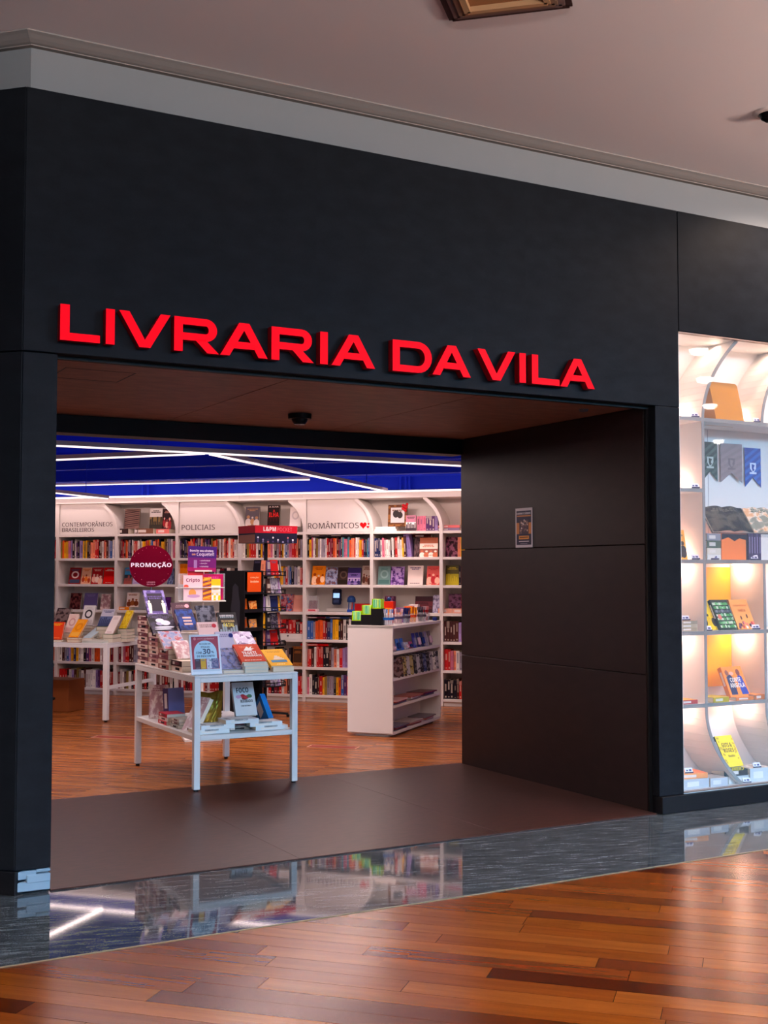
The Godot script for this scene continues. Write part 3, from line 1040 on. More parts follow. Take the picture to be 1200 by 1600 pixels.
	var il := faced("black book with big red title letters on the open top shelf", 0.238, 0, 0.142, 0.225, cov("b", "241414", "241414", "3c1414", " "), "1c1010", 5.0, 0.075, 0.11)
	lettering(il, "A", Vector3(-0.008, 0.15, 0), Basis(), 0.022, 0.026, mat("e01818", 0.5), true)
	lettering(il, "ILHA", Vector3(-0.055, 0.095, 0), Basis(), 0.115, 0.05, mat("f01818", 0.5), true)
	lettering(il, "A ILHA", Vector3(-0.055, 0.2, 0), Basis(), 0.11, 0.014, mat("e8d8d0", 0.5), true, "author_line")
	shelf_pile("brown boxed books lying under the black book with red title", 0.15, 0, 0.16, 0.2, 0.055, "7c4030")
	shelf_pile("white board lying directly under the black book with red title", 0.13, 0, 0.16, 0.22, 0.015, "f0e4dc", 0.057)
	faced("white book with a small round drawing on the open top shelf", 0.491, 0, 0.126, 0.21, cov("o", "f4ece8", "d8d0d0", "f0e8e4"), "e8e0dc", 6.0, 0.066, 0.11)
	for k in 3:
		shelf_pile(["lowest", "middle", "topmost"][k] + " of the white books lying under the round drawing book", 0.42, 0, 0.16, 0.18, 0.02, "f0e8e4", k * 0.0212)
	faced("red book with a blue bird and white claws right of the black rack", 0.405, 3, 0.15, 0.19, cov("n", "981c24", "f0e4e4", "4880b8"), "801820")
	faced("peach book at the right end of the row with the blue bird book", 0.536, 3, 0.13, 0.18, cov("p", "e89c88", "f8c8b4", "f0b098"), "d88c78")
	faced("brown wooden picture frame leaning at the end of the second lowest row", 0.53, 5, 0.13, 0.21, cov("w", "b06c30", "4c3020", "98582c"), "a06028", 6.0)
	# romance bay
	faced("orange book with figures, first cover under the ROMÂNTICOS sign", 0.764, 2, 0.15, 0.205, cov("f", "f08814", "f8c8a0", "a84810"), "d87810")
	faced("blue book in glossy wrap, second cover under the ROMÂNTICOS sign", 0.912, 2, 0.135, 0.19, cov("n", "5c6488", "e8e8f4", "7c4840"), "4c5478")
	faced("dark brown portrait book, third cover under the ROMÂNTICOS sign", 1.04, 2, 0.125, 0.19, cov("o", "3c2c28", "604c40", "282018"), "30241c", 12.0, 0.0, 0.1)
	faced("purple book with pale pattern, fourth cover under the ROMÂNTICOS sign", 1.165, 2, 0.14, 0.185, cov("b", "33265c", "7860a8", "b8a0c8"), "2c2050", 12.0)
	faced("brown grey book with a dark figure, last cover under the ROMÂNTICOS sign", 1.305, 2, 0.10, 0.205, cov("f", "a08c80", "4c2c24", "6c3c2c"), "8c7868", 10.0)
	# open top right of ROMANTICOS
	var fr := faced("ornate framed couple portrait with red flowers on the open top shelf", 1.636, 0, 0.21, 0.235, cov("w", "5c3820", "c8c4c4", "8c5c30"), "50301c", 6.0, 0.05, 0.13)
	var fb := mb()
	for k in 7:
		lathe(fb, [Vector2(0, -0.011), Vector2(0.013, -0.006), Vector2(0.016, 0.003), Vector2(0.009, 0.01), Vector2(0, 0.012)], 8, Transform3D(Basis(Vector3.RIGHT, PI / 2), Vector3(0.085 + rng.randf_range(-0.03, 0.03), 0.17 + k * 0.011, 0.004)))
	part("flowers", fb, mat("b81420", 0.5), fr)
	fb = mb()
	extrude(fb, ellipse(-0.018, 0.135, 0.034, 0.04, 18), 0.0008, 0.002)
	extrude(fb, ellipse(0.026, 0.122, 0.03, 0.034, 18), 0.0008, 0.0016)
	part("couple", fb, mat("2c2424", 0.6), fr)
	for k in 2:
		shelf_pile(["lower", "upper"][k] + " of the cream boards lying under the ornate couple portrait", 1.47 + k * 0.06, 0, 0.17, 0.36 - k * 0.14, 0.023, "f0e4dc", k * 0.0245)
	faced("small pink and white book with a black tower right of the portrait", 1.80, 0, 0.108, 0.165, cov("h", "b8788c", "f0e8e4", "3c3038"), "90586c", 5.0, 0.0, 0.07)
	spines_single("pppvvvl", 1.875, 2.1, ROWS[0], "of the pink and purple set right of the portrait", 0.155)
	for q in [[1.768, "w", -7.0, "pale grey tall book leaning left, right of the ROMÂNTICOS sign"], [1.80, "e", -8.0, "second pale grey tall book leaning, right of the ROMÂNTICOS sign"]]:
		var st := mb()
		spine_shape(st, 0.034, 0.245, 0.15, "l", Transform3D())
		var o := part("book", st, mat("e0e0ec", 0.5, 0.0, true), self)
		o.transform = Transform3D(wall_basis() * Basis(Vector3.BACK, deg_to_rad(-q[2])), wall(q[0], ROWS[1] + 0.003, 0.05))
		tag(o, q[3], "book")
	faced("dark book leaning beside the pale grey tall books", 1.865, 1, 0.075, 0.235, cov("n", "4c3438", "806068", "281c20"), "302024", 14.0)
	faced("book with group photo and white title band under dark books", 1.985, 1, 0.195, 0.205, cov("b", "c87050", "f8e8d8", "9c5c50"), "8c4c3c", 8.0)
	shelf_pile("dark brown books lying above the group photo book", 1.90, 1, 0.14, 0.2, 0.03, "4c1c18", 0.208, 0.14)
	faced("teal green book, first of four covers right of ROMÂNTICOS", 1.50, 2, 0.135, 0.2, cov("o", "6c8c88", "88a8a4", "4c7470"), "54746c", 10.0)
	faced("purple book with pale swirl, second of four right of ROMÂNTICOS", 1.645, 2, 0.145, 0.195, cov("n", "8c64b0", "d8c0e0", "3c2058"), "6c4890")
	faced("cream book with dark script title, third of four right of ROMÂNTICOS", 1.84, 2, 0.165, 0.205, cov("p", "f0dcd4", "30242c", "58447c"), "d8c4bc", 10.0)
	faced("salmon red book with figures, last of four right of ROMÂNTICOS", 2.033, 2, 0.14, 0.2, cov("f", "dc5850", "f8b8a0", "c02c34"), "b84848", 10.0)
	faced("dark mauve book behind the pens on the white unit", 1.56, 3, 0.12, 0.175, cov("n", "6c3858", "a07090", "401c34"), "502840")
	faced("dark red book behind the pens on the white unit", 1.93, 3, 0.19, 0.175, cov("b", "3c1c24", "6c2c34", "50242c"), "30141c")
	faced("pale lilac patterned book behind the pens on the white unit", 2.07, 3, 0.085, 0.19, cov("n", "a8a0bc", "d8d4e4", "68607c"), "8c84a0")
	# right end bay
	faced("orange book standing on the pink book at the right end", 2.39, 0, 0.12, 0.23, cov("o", "f0981c", "f8b848", "c87410"), "d88410", 4.0, 0.06, 0.1)
	shelf_pile("pink book lying under the orange book at the right end", 2.17, 0, 0.16, 0.32, 0.026, "e87878", 0.03)
	shelf_pile("violet grey book lying lowest under the orange book", 2.17, 0, 0.16, 0.32, 0.028, "8c7c98")
	faced("dark book with a pink face cover at the right end", 2.235, 1, 0.133, 0.21, cov("n", "482030", "d88cac", "301420"), "3c1828", 10.0)
	spines_single("syyo", 2.31, 2.43, ROWS[1], "in the peach and yellow set by the passage", 0.205)
	faced("yellow green landscape book at the right end", 2.24, 2, 0.146, 0.205, cov("h", "5c5428", "b8a824", "d0bc28"), "a89820", 8.0)
	spines_single("kncwkn", 2.32, 2.46, ROWS[2], "in the dark set beside the yellow green book", 0.2)
	faced("mauve picture book standing on boxes at the right end", 2.265, 3, 0.135, 0.15, cov("n", "583048", "8c6080", "341828"), "442438", 6.0, 0.05)
	faced("dark red book standing on boxes at the right end", 2.37, 3, 0.09, 0.155, cov("n", "a82c3c", "d86870", "601824"), "801c2c", 6.0, 0.05)
	for k in 2:
		shelf_pile(["left", "right"][k] + " peach box under the two dark books at the right end", 2.17 + k * 0.15, 3, 0.14, 0.145, 0.048, "e0a088")
	# --- small things under the ROMANTICOS sign
	var o := thing("pen_tray", "clear case of dark red pens on the shelf left of the scanner", "case", wall(0.715, ROWS[3] + 0.001, 0.07), wall_basis())
	var st := mb()
	box(st, Vector3(0, 0.016, 0), Vector3(0.115, 0.032, 0.07), Basis(), Color.WHITE, 0.003)
	part("base", st, mat("e4c0c0", 0.4), o)
	st = mb()
	for k in 7:
		tube(st, Vector3(-0.042 + k * 0.014, 0.03, 0.0), Vector3(-0.04 + k * 0.014, 0.12, -0.01), 0.005, 6)
	var pens := part("pens", st, mat("6c1c30", 0.4), o)
	pens.set_meta("kind", "stuff")
	st = mb()
	box(st, Vector3(0, 0.085, -0.004), Vector3(0.118, 0.17, 0.076))
	part("clear_cover", st, M.clear, o)
	st = mb()
	box(st, Vector3(0, 0.018, 0.0355), Vector3(0.08, 0.016, 0.002))
	part("price_label", st, mat("c83c4c", 0.5), o)
	o = thing("price_scanner", "dark blue price scanner with a lit screen on the shelf back", "scanner", wall(0.938, ROWS[3] + 0.08, 0.2), wall_basis() * Basis(Vector3.RIGHT, deg_to_rad(-6)))
	st = mb()
	box(st, Vector3(0, 0.08, 0), Vector3(0.1, 0.17, 0.04), Basis(), Color.WHITE, 0.012)
	part("body", st, mat("1c2444", 0.3), o)
	st = mb()
	box(st, Vector3(0, 0.092, 0.0205), Vector3(0.07, 0.05, 0.002))
	part("screen", st, glow("9cc8ff", 1.1), o)
	st = mb()
	box(st, Vector3(0, 0.032, 0.0205), Vector3(0.06, 0.03, 0.002))
	box(st, Vector3(0, 0.142, 0.0205), Vector3(0.05, 0.012, 0.002))
	part("speaker_grille", st, mat("3c4c74", 0.4), o)
	st = mb()
	box(st, Vector3(0.0, 0.06, -0.075), Vector3(0.02, 0.02, 0.13))
	part("bracket", st, M.black, o)
	st = mb()
	box(st, Vector3(0, 0.0125, 0), Vector3(0.35, 0.035, 0.05), wall_basis(), Color.WHITE, 0.002)
	var ledge := part("ledge_box", st, M.white, self)
	ledge.position = wall(0.98, ROWS[3] + 0.0065, 0.27)
	tag(ledge, "low white ledge box on the shelf below the scanner", "box")
	o = thing("pen_stand", "blue topped stand of pens beside the red box under ROMÂNTICOS", "pens", wall(1.145, ROWS[3] + 0.001, 0.08), wall_basis())
	st = mb()
	box(st, Vector3(0, 0.014, 0), Vector3(0.08, 0.028, 0.06), Basis(), Color.WHITE, 0.003)
	part("base", st, mat("24489c", 0.4), o)
	st = mb()
	for k in 4:
		tube(st, Vector3(-0.027 + k * 0.018, 0.028, 0.01), Vector3(-0.027 + k * 0.018, 0.11, 0.0), 0.006, 6, lin(["3c64b0", "b8b8c8", "c02c3c", "2c4c94"][k]))
	part("pens", st, M.vc, o).set_meta("kind", "stuff")
	st = mb()
	lathe(st, [Vector2(0.045, 0.105), Vector2(0.046, 0.13), Vector2(0.04, 0.155), Vector2(0.022, 0.172), Vector2(0, 0.176)], 16)
	lathe(st, [Vector2(0, 0.105), Vector2(0.045, 0.105)], 16)
	part("top", st, mat("18386c", 0.3), o)
	st = mb()
	box(st, Vector3(0, 0.045, 0), Vector3(0.2, 0.09, 0.1), wall_basis(), Color.WHITE, 0.002)
	var rb := part("red_box", st, mat("a81418", 0.4), self)
	rb.position = wall(1.29, ROWS[3] + 0.001, 0.11)
	tag(rb, "long red box on the shelf under the ROMÂNTICOS sign", "box")

func spines_single(codes: String, s0: float, s1: float, h0: float, where: String, h: float) -> void:
	var w := (s1 - s0) / codes.length()
	for i in codes.length():
		var st := mb()
		spine_shape(st, w - 0.001, h * rng.randf_range(0.97, 1.0), 0.13, codes[i], Transform3D())
		var o := part("paperback", st, M.vc, self)
		o.transform = Transform3D(wall_basis(), wall(s0 + w * (i + 0.5), h0 + 0.001, 0.04))
		tag(o, "%s spine, %s from left %s" % [HUES[codes[i]][1], ordinal(i), where], "paperback", "spines " + where)

# ---------------------------------------------------------------- promotion table by the entrance
func frame_table(o: Node3D, x0: float, x1: float, z0: float, z1: float, top: float, leg: float, low: float, m: Material) -> void:
	for x in [x0, x1]:
		for z in [z0, z1]:
			var st := mb()
			box(st, Vector3(x + (leg / 2.0 if x == x0 else -leg / 2.0), (top - 0.012) / 2.0 + 0.008, z + (leg / 2.0 if z == z0 else -leg / 2.0)), Vector3(leg, top - 0.028, leg), Basis(), Color.WHITE, 0.002)
			var l := part("leg", st, m, o)
			st = mb()
			lathe(st, [Vector2(0, 0), Vector2(0.014, 0), Vector2(0.015, 0.014), Vector2(0, 0.014)], 10, Transform3D(Basis(), Vector3(x + (leg / 2.0 if x == x0 else -leg / 2.0), 0, z + (leg / 2.0 if z == z0 else -leg / 2.0))))
			part("foot", st, M.black, l)
	var st := mb()
	box(st, Vector3((x0 + x1) / 2.0, top - 0.006, (z0 + z1) / 2.0), Vector3(x1 - x0, 0.012, z1 - z0), Basis(), Color.WHITE, 0.002)
	part("table_top", st, m, o)
	var rails := [[top - 0.028, true]]
	if low > 0.0:
		rails.append([low - 0.014, true])
	for q in rails:
		for z in [z0, z1]:
			st = mb()
			box(st, Vector3((x0 + x1) / 2.0, q[0], z + (0.015 if z == z0 else -0.015)), Vector3(x1 - x0 - 2.0 * leg, 0.03, 0.03), Basis(), Color.WHITE, 0.002)
			part("rail", st, m, o)
		for x in [x0, x1]:
			st = mb()
			box(st, Vector3(x + (0.015 if x == x0 else -0.015), q[0], (z0 + z1) / 2.0), Vector3(0.03, 0.03, z1 - z0 - 2.0 * leg), Basis(), Color.WHITE, 0.002)
			part("rail", st, m, o)
	if low > 0.0:
		st = mb()
		box(st, Vector3((x0 + x1) / 2.0, low - 0.005, (z0 + z1) / 2.0), Vector3(x1 - x0 - 0.06, 0.01, z1 - z0 - 0.06))
		part("lower_shelf", st, m, o)

func pile(n: int, x: float, y: float, z: float, w: float, h: float, t: float, edges: Array, what: String, yaw := 0.0) -> void:
	var uv := cov("p", edges[0], "f0e0d8", "402830")
	for k in n:
		var place := "topmost" if k == n - 1 else ("lowest" if k == 0 else ordinal(k) + " from bottom")
		var b := flat_book("%s book of %s" % [place, what], Vector3(x + rng.randf_range(-0.004, 0.004), y + k * (t + 0.0004), z + rng.randf_range(-0.004, 0.004)), yaw + rng.randf_range(-1.5, 1.5), w, h, t, uv, edges[k % edges.size()], what)
		var st := mb()
		box(st, Vector3(-w / 2.0 - 0.0006, h * 0.45, -t / 2.0), Vector3(0.0008, h * 0.4, t * 0.45))
		part("spine_print", st, M.dark if k % 3 == 0 else mat("6c3c44", 0.5), b)

func promo_table() -> void:
	var top := 0.718
	var o := thing("display_table", "white metal two tier display table piled with books, half on the dark mat", "table", Vector3.ZERO)
	frame_table(o, 1.33, 2.035, -3.12, -1.895, top, 0.04, 0.346, M.table)
	# stepped stand under the books in the middle
	var st := mb()
	for q in [[-3.05, -2.74, 0.225], [-2.74, -2.48, 0.125], [-2.48, -2.28, 0.07]]:
		box(st, Vector3(1.76, top + q[2] / 2.0 + 0.0005, (q[0] + q[1]) / 2.0), Vector3(0.48, q[2], q[1] - q[0] - 0.001), Basis(), Color.WHITE, 0.002)
	tag(part("display_riser", st, M.white, self), "low stepped stand hidden under the tilted books of the promotion table", "stand")
	var pk := ["e4ccc0", "8c5c64", "dcc0b4", "74444c"]
	pile(12, 1.42, top + 0.001, -3.0, 0.15, 0.215, 0.0275, pk, "tallest pile, far left of promotion table")
	pile(8, 1.42, top + 0.001, -2.76, 0.15, 0.21, 0.028, ["ecd4c8", "b88880", "94606c", "e4ccc0"], "second pile from back on promotion table")
	pile(4, 1.41, top + 0.001, -2.52, 0.15, 0.21, 0.033, ["a06c64", "e0c8b8", "8c5058"], "third pile from back on promotion table")
	pile(2, 1.42, top + 0.001, -2.28, 0.15, 0.2, 0.036, ["e8d4c4", "3c2c2c"], "the low pile behind the 30% sign")
	pile(3, 1.765, top + 0.001, -2.04, 0.165, 0.19, 0.021, ["c4d0cc"], "the pale green pile under the red book")
	pile(1, 1.955, top + 0.001, -2.04, 0.15, 0.2, 0.03, ["c8b8a0"], "the pile under the yellow book")
	pile(1, 1.62, top + 0.001, -2.06, 0.15, 0.2, 0.02, ["a8b0b8"], "the pile under the bluish photo book")
	var L := [
		["purple book with two white statues, highest on the promotion table", 1.443, 1.06, -2.94, 0.15, 0.225, 38, cov("w", "54447c", "2c2430", "8c7cb4"), "4c3c74"],
		["dark book with a white kissing couple below the statues book", 1.415, 0.95, -2.7, 0.182, 0.2, 52, cov("n", "242028", "4c4468", "18141c"), "28222c"],
		["navy blue book with pale title beside the kissing couple book", 1.568, 0.967, -2.65, 0.125, 0.2, 46, cov("n", "10286c", "1c4c9c", "0c1c48"), "10285c"],
		["red white and blue picture book on the promotion table, left of centre", 1.389, 0.86, -2.42, 0.155, 0.188, 55, cov("n", "b8a8b4", "5c74a8", "a84c50"), "d8d0d4"],
		["pale pink mottled book just left behind the 30% sign", 1.42, 0.8, -2.3, 0.11, 0.18, 52, cov("n", "e4c8c4", "b87478", "f0e4e0"), "d8bcb8"],
		["dark brown book with pink seal at the back of the promotion table", 1.6, 0.985, -2.84, 0.14, 0.2, 35, cov("p", "4c343c", "e8a0a8", "8c6c70"), "3c2830"],
		["silver grey ornate book at the back of the promotion table", 1.749, 0.955, -2.76, 0.138, 0.2, 30, cov("n", "44444e", "8c8c98", "282830"), "3c3c44"],
		["pale pink book with a red seal right above the 30% sign", 1.655, 0.855, -2.45, 0.147, 0.2, 32, cov("p", "e4c0bc", "c04048", "a88078"), "d0aca8"],
		["dark grey book with pale yellow title at the back right of the promotion table", 1.87, 0.9, -2.66, 0.14, 0.2, 25, cov("h", "3c3838", "504848", "90a0a8"), "2c2828"],
		["pale lilac text book with a navy seal right of the 30% sign", 1.70, 0.805, -2.26, 0.12, 0.19, 32, cov("p", "c4bcd0", "3c3c80", "8c84a0"), "b0a8bc"],
		["glossy white book with purple pattern behind the red book", 1.885, 0.85, -2.36, 0.142, 0.19, 56, cov("n", "ece4ec", "ac94b8", "6c5478"), "dcd0d8"],
		["bluish photo book lying tilted between the 30% sign and the red book", 1.627, 0.745, -1.99, 0.157, 0.19, 48, cov("n", "6470a0", "b0a0b0", "50484c"), "8c94ac"],
		["red book with white title lying at the front of the promotion table", 1.759, 0.79, -1.965, 0.172, 0.193, 58, cov("p", "c03818", "f4e8e0", "d86c48"), "b03014"],
		["yellow book with a blue bar lying at the front right table corner", 1.955, 0.757, -1.965, 0.155, 0.203, 62, cov("p", "f0a820", "fff0d0", "c88818"), "e09c18"]]
	for q in L:
		var b := book(q[0], Vector3(q[1], q[2], q[3]), tilt_basis(0.0, q[6]), q[4], q[5], 0.02, q[7], q[8])
		var s: String = q[0]
		var wm := mat("f4ece4", 0.5)
		if s.contains("pale yellow title"):
			lettering(b, "TELEFONEMA", Vector3(-0.05, 0.125, 0), Basis(), 0.1, 0.016, mat("d8b880", 0.5), true)
			lettering(b, "FATAL", Vector3(-0.035, 0.09, 0), Basis(), 0.08, 0.028, mat("e8d460", 0.5), true)
			lettering(b, "ROBERT BRYNDZA", Vector3(-0.055, 0.168, 0), Basis(), 0.105, 0.013, mat("d8d0d0", 0.5), true, "author_line")
		elif s.begins_with("red book"):
			st = mb()
			for p in [[Vector2(-0.035, 0.12), Vector2(0.0, 0.165), Vector2(0.012, 0.15), Vector2(0.04, 0.168), Vector2(0.024, 0.146), Vector2(0.048, 0.14), Vector2(0.02, 0.128), Vector2(0.028, 0.118)]]:
				extrude(st, p, 0.0004, 0.001)
			part("bird_emblem", st, wm, b)
			lettering(b, "TEGETI", Vector3(-0.052, 0.08, 0), Basis(), 0.1, 0.03, wm, true)
			lettering(b, "PRESIDENTE", Vector3(-0.052, 0.055, 0), Basis(), 0.125, 0.018, wm, true)
		elif s.begins_with("yellow book"):
			st = mb()
			extrude(st, rect(-0.055, 0.04, 0.055, 0.068), 0.0004, 0.001)
			part("title_bar", st, mat("3c7494", 0.5), b)
			st = mb()
			for k in 4:
				extrude(st, rect(-0.03 + k * 0.006, 0.078 + k * 0.012, 0.045 - k * 0.012, 0.084 + k * 0.012), 0.0004, 0.001)
			part("print", st, wm, b)
		elif s.begins_with("purple book"):
			for x in [-0.05, 0.05]:
				st = mb()
				extrude(st, [Vector2(x - 0.012, 0.02), Vector2(x + 0.006, 0.02), Vector2(x + 0.014, 0.085), Vector2(x + 0.012, 0.11), Vector2(x - 0.014, 0.11), Vector2(x - 0.012, 0.08)], 0.0004, 0.0012)
				extrude(st, ellipse(x, 0.122, 0.008, 0.011, 12), 0.0004, 0.0012)
				part("statue_print", st, mat("e8dcc8", 0.5), b)
		elif s.contains("navy blue"):
			st = mb()
			for k in 3:
				extrude(st, rect(-0.025, 0.05 + k * 0.03, 0.035, 0.066 + k * 0.03), 0.0004, 0.001)
			part("title_print", st, mat("d0a898", 0.5), b)
		elif s.contains("kissing couple"):
			st = mb()
			for p in [[-0.012, 0.13, 0.03, 0.022], [0.022, 0.105, 0.034, 0.026], [-0.02, 0.098, 0.026, 0.018], [0.005, 0.06, 0.07, 0.008], [-0.01, 0.04, 0.06, 0.006]]:
				extrude(st, ellipse(p[0], p[1], p[2], p[3], 16), 0.0004, 0.001 + p[2] * 0.002, Transform3D(), lin("d4ccd8" if p[1] != 0.098 else "9890b0"))
			part("couple_print", st, M.vc, b)
		if s.contains("seal"):
			st = mb()
			extrude(st, ellipse(0.045, q[5] - 0.03, 0.016, 0.016, 18), 0.0005, 0.0012)
			part("seal", st, mat("f0a0a8" if s.contains("pink seal") else ("c83c48" if s.contains("red seal") else "343878"), 0.4), b)
	# ---- acrylic sign
	o = thing("promotion_sign", "maroon and pale blue sign reading SELEÇÃO DE TÍTULOS COM 30% DE DESCONTO", "sign", Vector3(1.437, top + 0.002, -1.965), tilt_basis(0.0, 13.0))
	var w := 0.205
	var h := 0.255
	st = mb()
	box(st, Vector3(0, h / 2.0, -0.003), Vector3(w, h, 0.004), Basis(), Color.WHITE, 0.001)
	part("holder", st, mat("e4e4ec", 0.2), o)
	st = mb()
	face(st, [Vector3(-0.09, 0.02, 0), Vector3(0.09, 0.02, 0), Vector3(0.09, 0.242, 0), Vector3(-0.09, 0.242, 0)], Vector3.BACK)
	var sheet := part("printed_sheet", st, mat("8c1c3c", 0.4), o)
	st = mb()
	var arch := [Vector2(-0.076, 0.1), Vector2(0.076, 0.1)]
	for i in 19:
		arch.append(Vector2(0.076 * cos(PI * i / 18), 0.138 + 0.078 * sin(PI * i / 18)))
	flat_face(st, arch, 0.0005)
	part("arch", st, mat("b8d8ec", 0.4), sheet)
	st = mb()
	flat_face(st, rect(-0.09, 0.02, 0.09, 0.034), 0.0006)
	part("foot_band", st, mat("c8d4e0", 0.4), sheet)
	var nv := mat("1c2c54", 0.5)
	lettering(sheet, "SELEÇÃO DE", Vector3(-0.038, 0.187, 0), Basis(), 0.076, 0.014, nv, true)
	lettering(sheet, "TÍTULOS", Vector3(-0.03, 0.169, 0), Basis(), 0.06, 0.014, nv, true)
	lettering(sheet, "COM", Vector3(-0.062, 0.132, 0), Basis(), 0.036, 0.014, nv, true)
	lettering(sheet, "30", Vector3(-0.018, 0.13, 0), Basis(), 0.052, 0.033, nv, true)
	lettering(sheet, "%", Vector3(0.04, 0.133, 0), Basis(), 0.016, 0.016, nv, true)
	lettering(sheet, "DE DESCONTO", Vector3(-0.058, 0.11, 0), Basis(), 0.118, 0.013, nv, true)
	lettering(sheet, "GRUPO", Vector3(-0.05, 0.223, 0), Basis(), 0.04, 0.009, mat("d89098", 0.5))
	lettering(sheet, "AUTÊNTICA", Vector3(-0.006, 0.223, 0), Basis(), 0.07, 0.009, mat("e8a8ac", 0.5), true)
	st = mb()
	extrude(st, ellipse(-0.066, 0.228, 0.009, 0.009, 16), 0.0002, 0.0008)
	part("emblem", st, mat("d07880", 0.5), sheet)
	for q in [[-0.074, -0.038, "3c3444"], [-0.036, -0.002, "d8a838"], [0.004, 0.036, "e8e4ec"], [0.036, 0.084, "3c3c6c"]]:
		st = mb()
		var u := cov("n" if q[0] > 0.0 else "p", q[2], "c8c0d0", "58708c")
		face(st, [Vector3(q[0], 0.036, 0.0008), Vector3(q[1], 0.036, 0.0008), Vector3(q[1], 0.1, 0.0008), Vector3(q[0], 0.1, 0.0008)], Vector3.BACK, Color.WHITE, [Vector2(u.position.x, u.end.y), u.end, Vector2(u.end.x, u.position.y), u.position])
		part("printed_book", st, M.cover, sheet)
	st = mb()
	box(st, Vector3(0, 0.004, -0.05), Vector3(w, 0.006, 0.1))
	part("holder_foot", st, mat("e4e4ec", 0.2), o)
	# ---- round sign on a pole at the back of the table
	o = thing("promotion_sign", "round maroon sign reading PROMOÇÃO on a pole above the table", "sign", Vector3(1.435, top + 0.001, -3.1), tilt_basis(-18.0, 0.0) * Basis.from_scale(Vector3(0.86, 1.0, 1.0)))
	st = mb()
	tube(st, Vector3(0, 0, -0.012), Vector3(0, 0.6, -0.012), 0.006, 8)
	lathe(st, [Vector2(0, 0), Vector2(0.05, 0), Vector2(0.05, 0.005), Vector2(0, 0.005)], 20)
	part("pole", st, M.steel, o)
	var dc := thing_child("disc", o, Transform3D(Basis(Vector3.RIGHT, deg_to_rad(-8)), Vector3(0, 0.69, 0)))
	st = mb()
	extrude(st, ellipse(0, 0, 0.178, 0.15, 48), -0.006, 0.0)
	dc.mesh = st.commit()
	dc.material_override = mat("5c001a", 0.4)
	dc.material_override.metallic_specular = 0.1
	lettering(dc, "PROMOÇÃO", Vector3(-0.165, -0.016, 0), Basis(), 0.33, 0.046, mat("f0e0e4", 0.5), true)
	lettering(dc, "LIVRARIA", Vector3(-0.034, -0.122, 0), Basis(), 0.068, 0.01, mat("c8808c", 0.5), true)
	lettering(dc, "DA VILA", Vector3(-0.034, -0.137, 0), Basis(), 0.068, 0.01, mat("c8808c", 0.5), true)
	st = mb()
	for k in 22:
		var an := TAU * k / 22.0 + rng.randf() * 0.2
		if absf(sin(an)) < 0.3 or sin(an) < -0.9:
			continue
		var rr := rng.randf_range(0.78, 0.92)
		extrude(st, ellipse(cos(an) * 0.178 * rr, sin(an) * 0.15 * rr, 0.004, 0.003, 6), 0.0002, 0.0008)
	part("confetti_print", st, mat("a04858", 0.5), dc)
	lower_shelf()

func thing_child(n: String, parent: Node, xf: Transform3D) -> MeshInstance3D:
	var m := MeshInstance3D.new()
	m.name = n
	parent.add_child(m, true)
	m.transform = xf
	return m

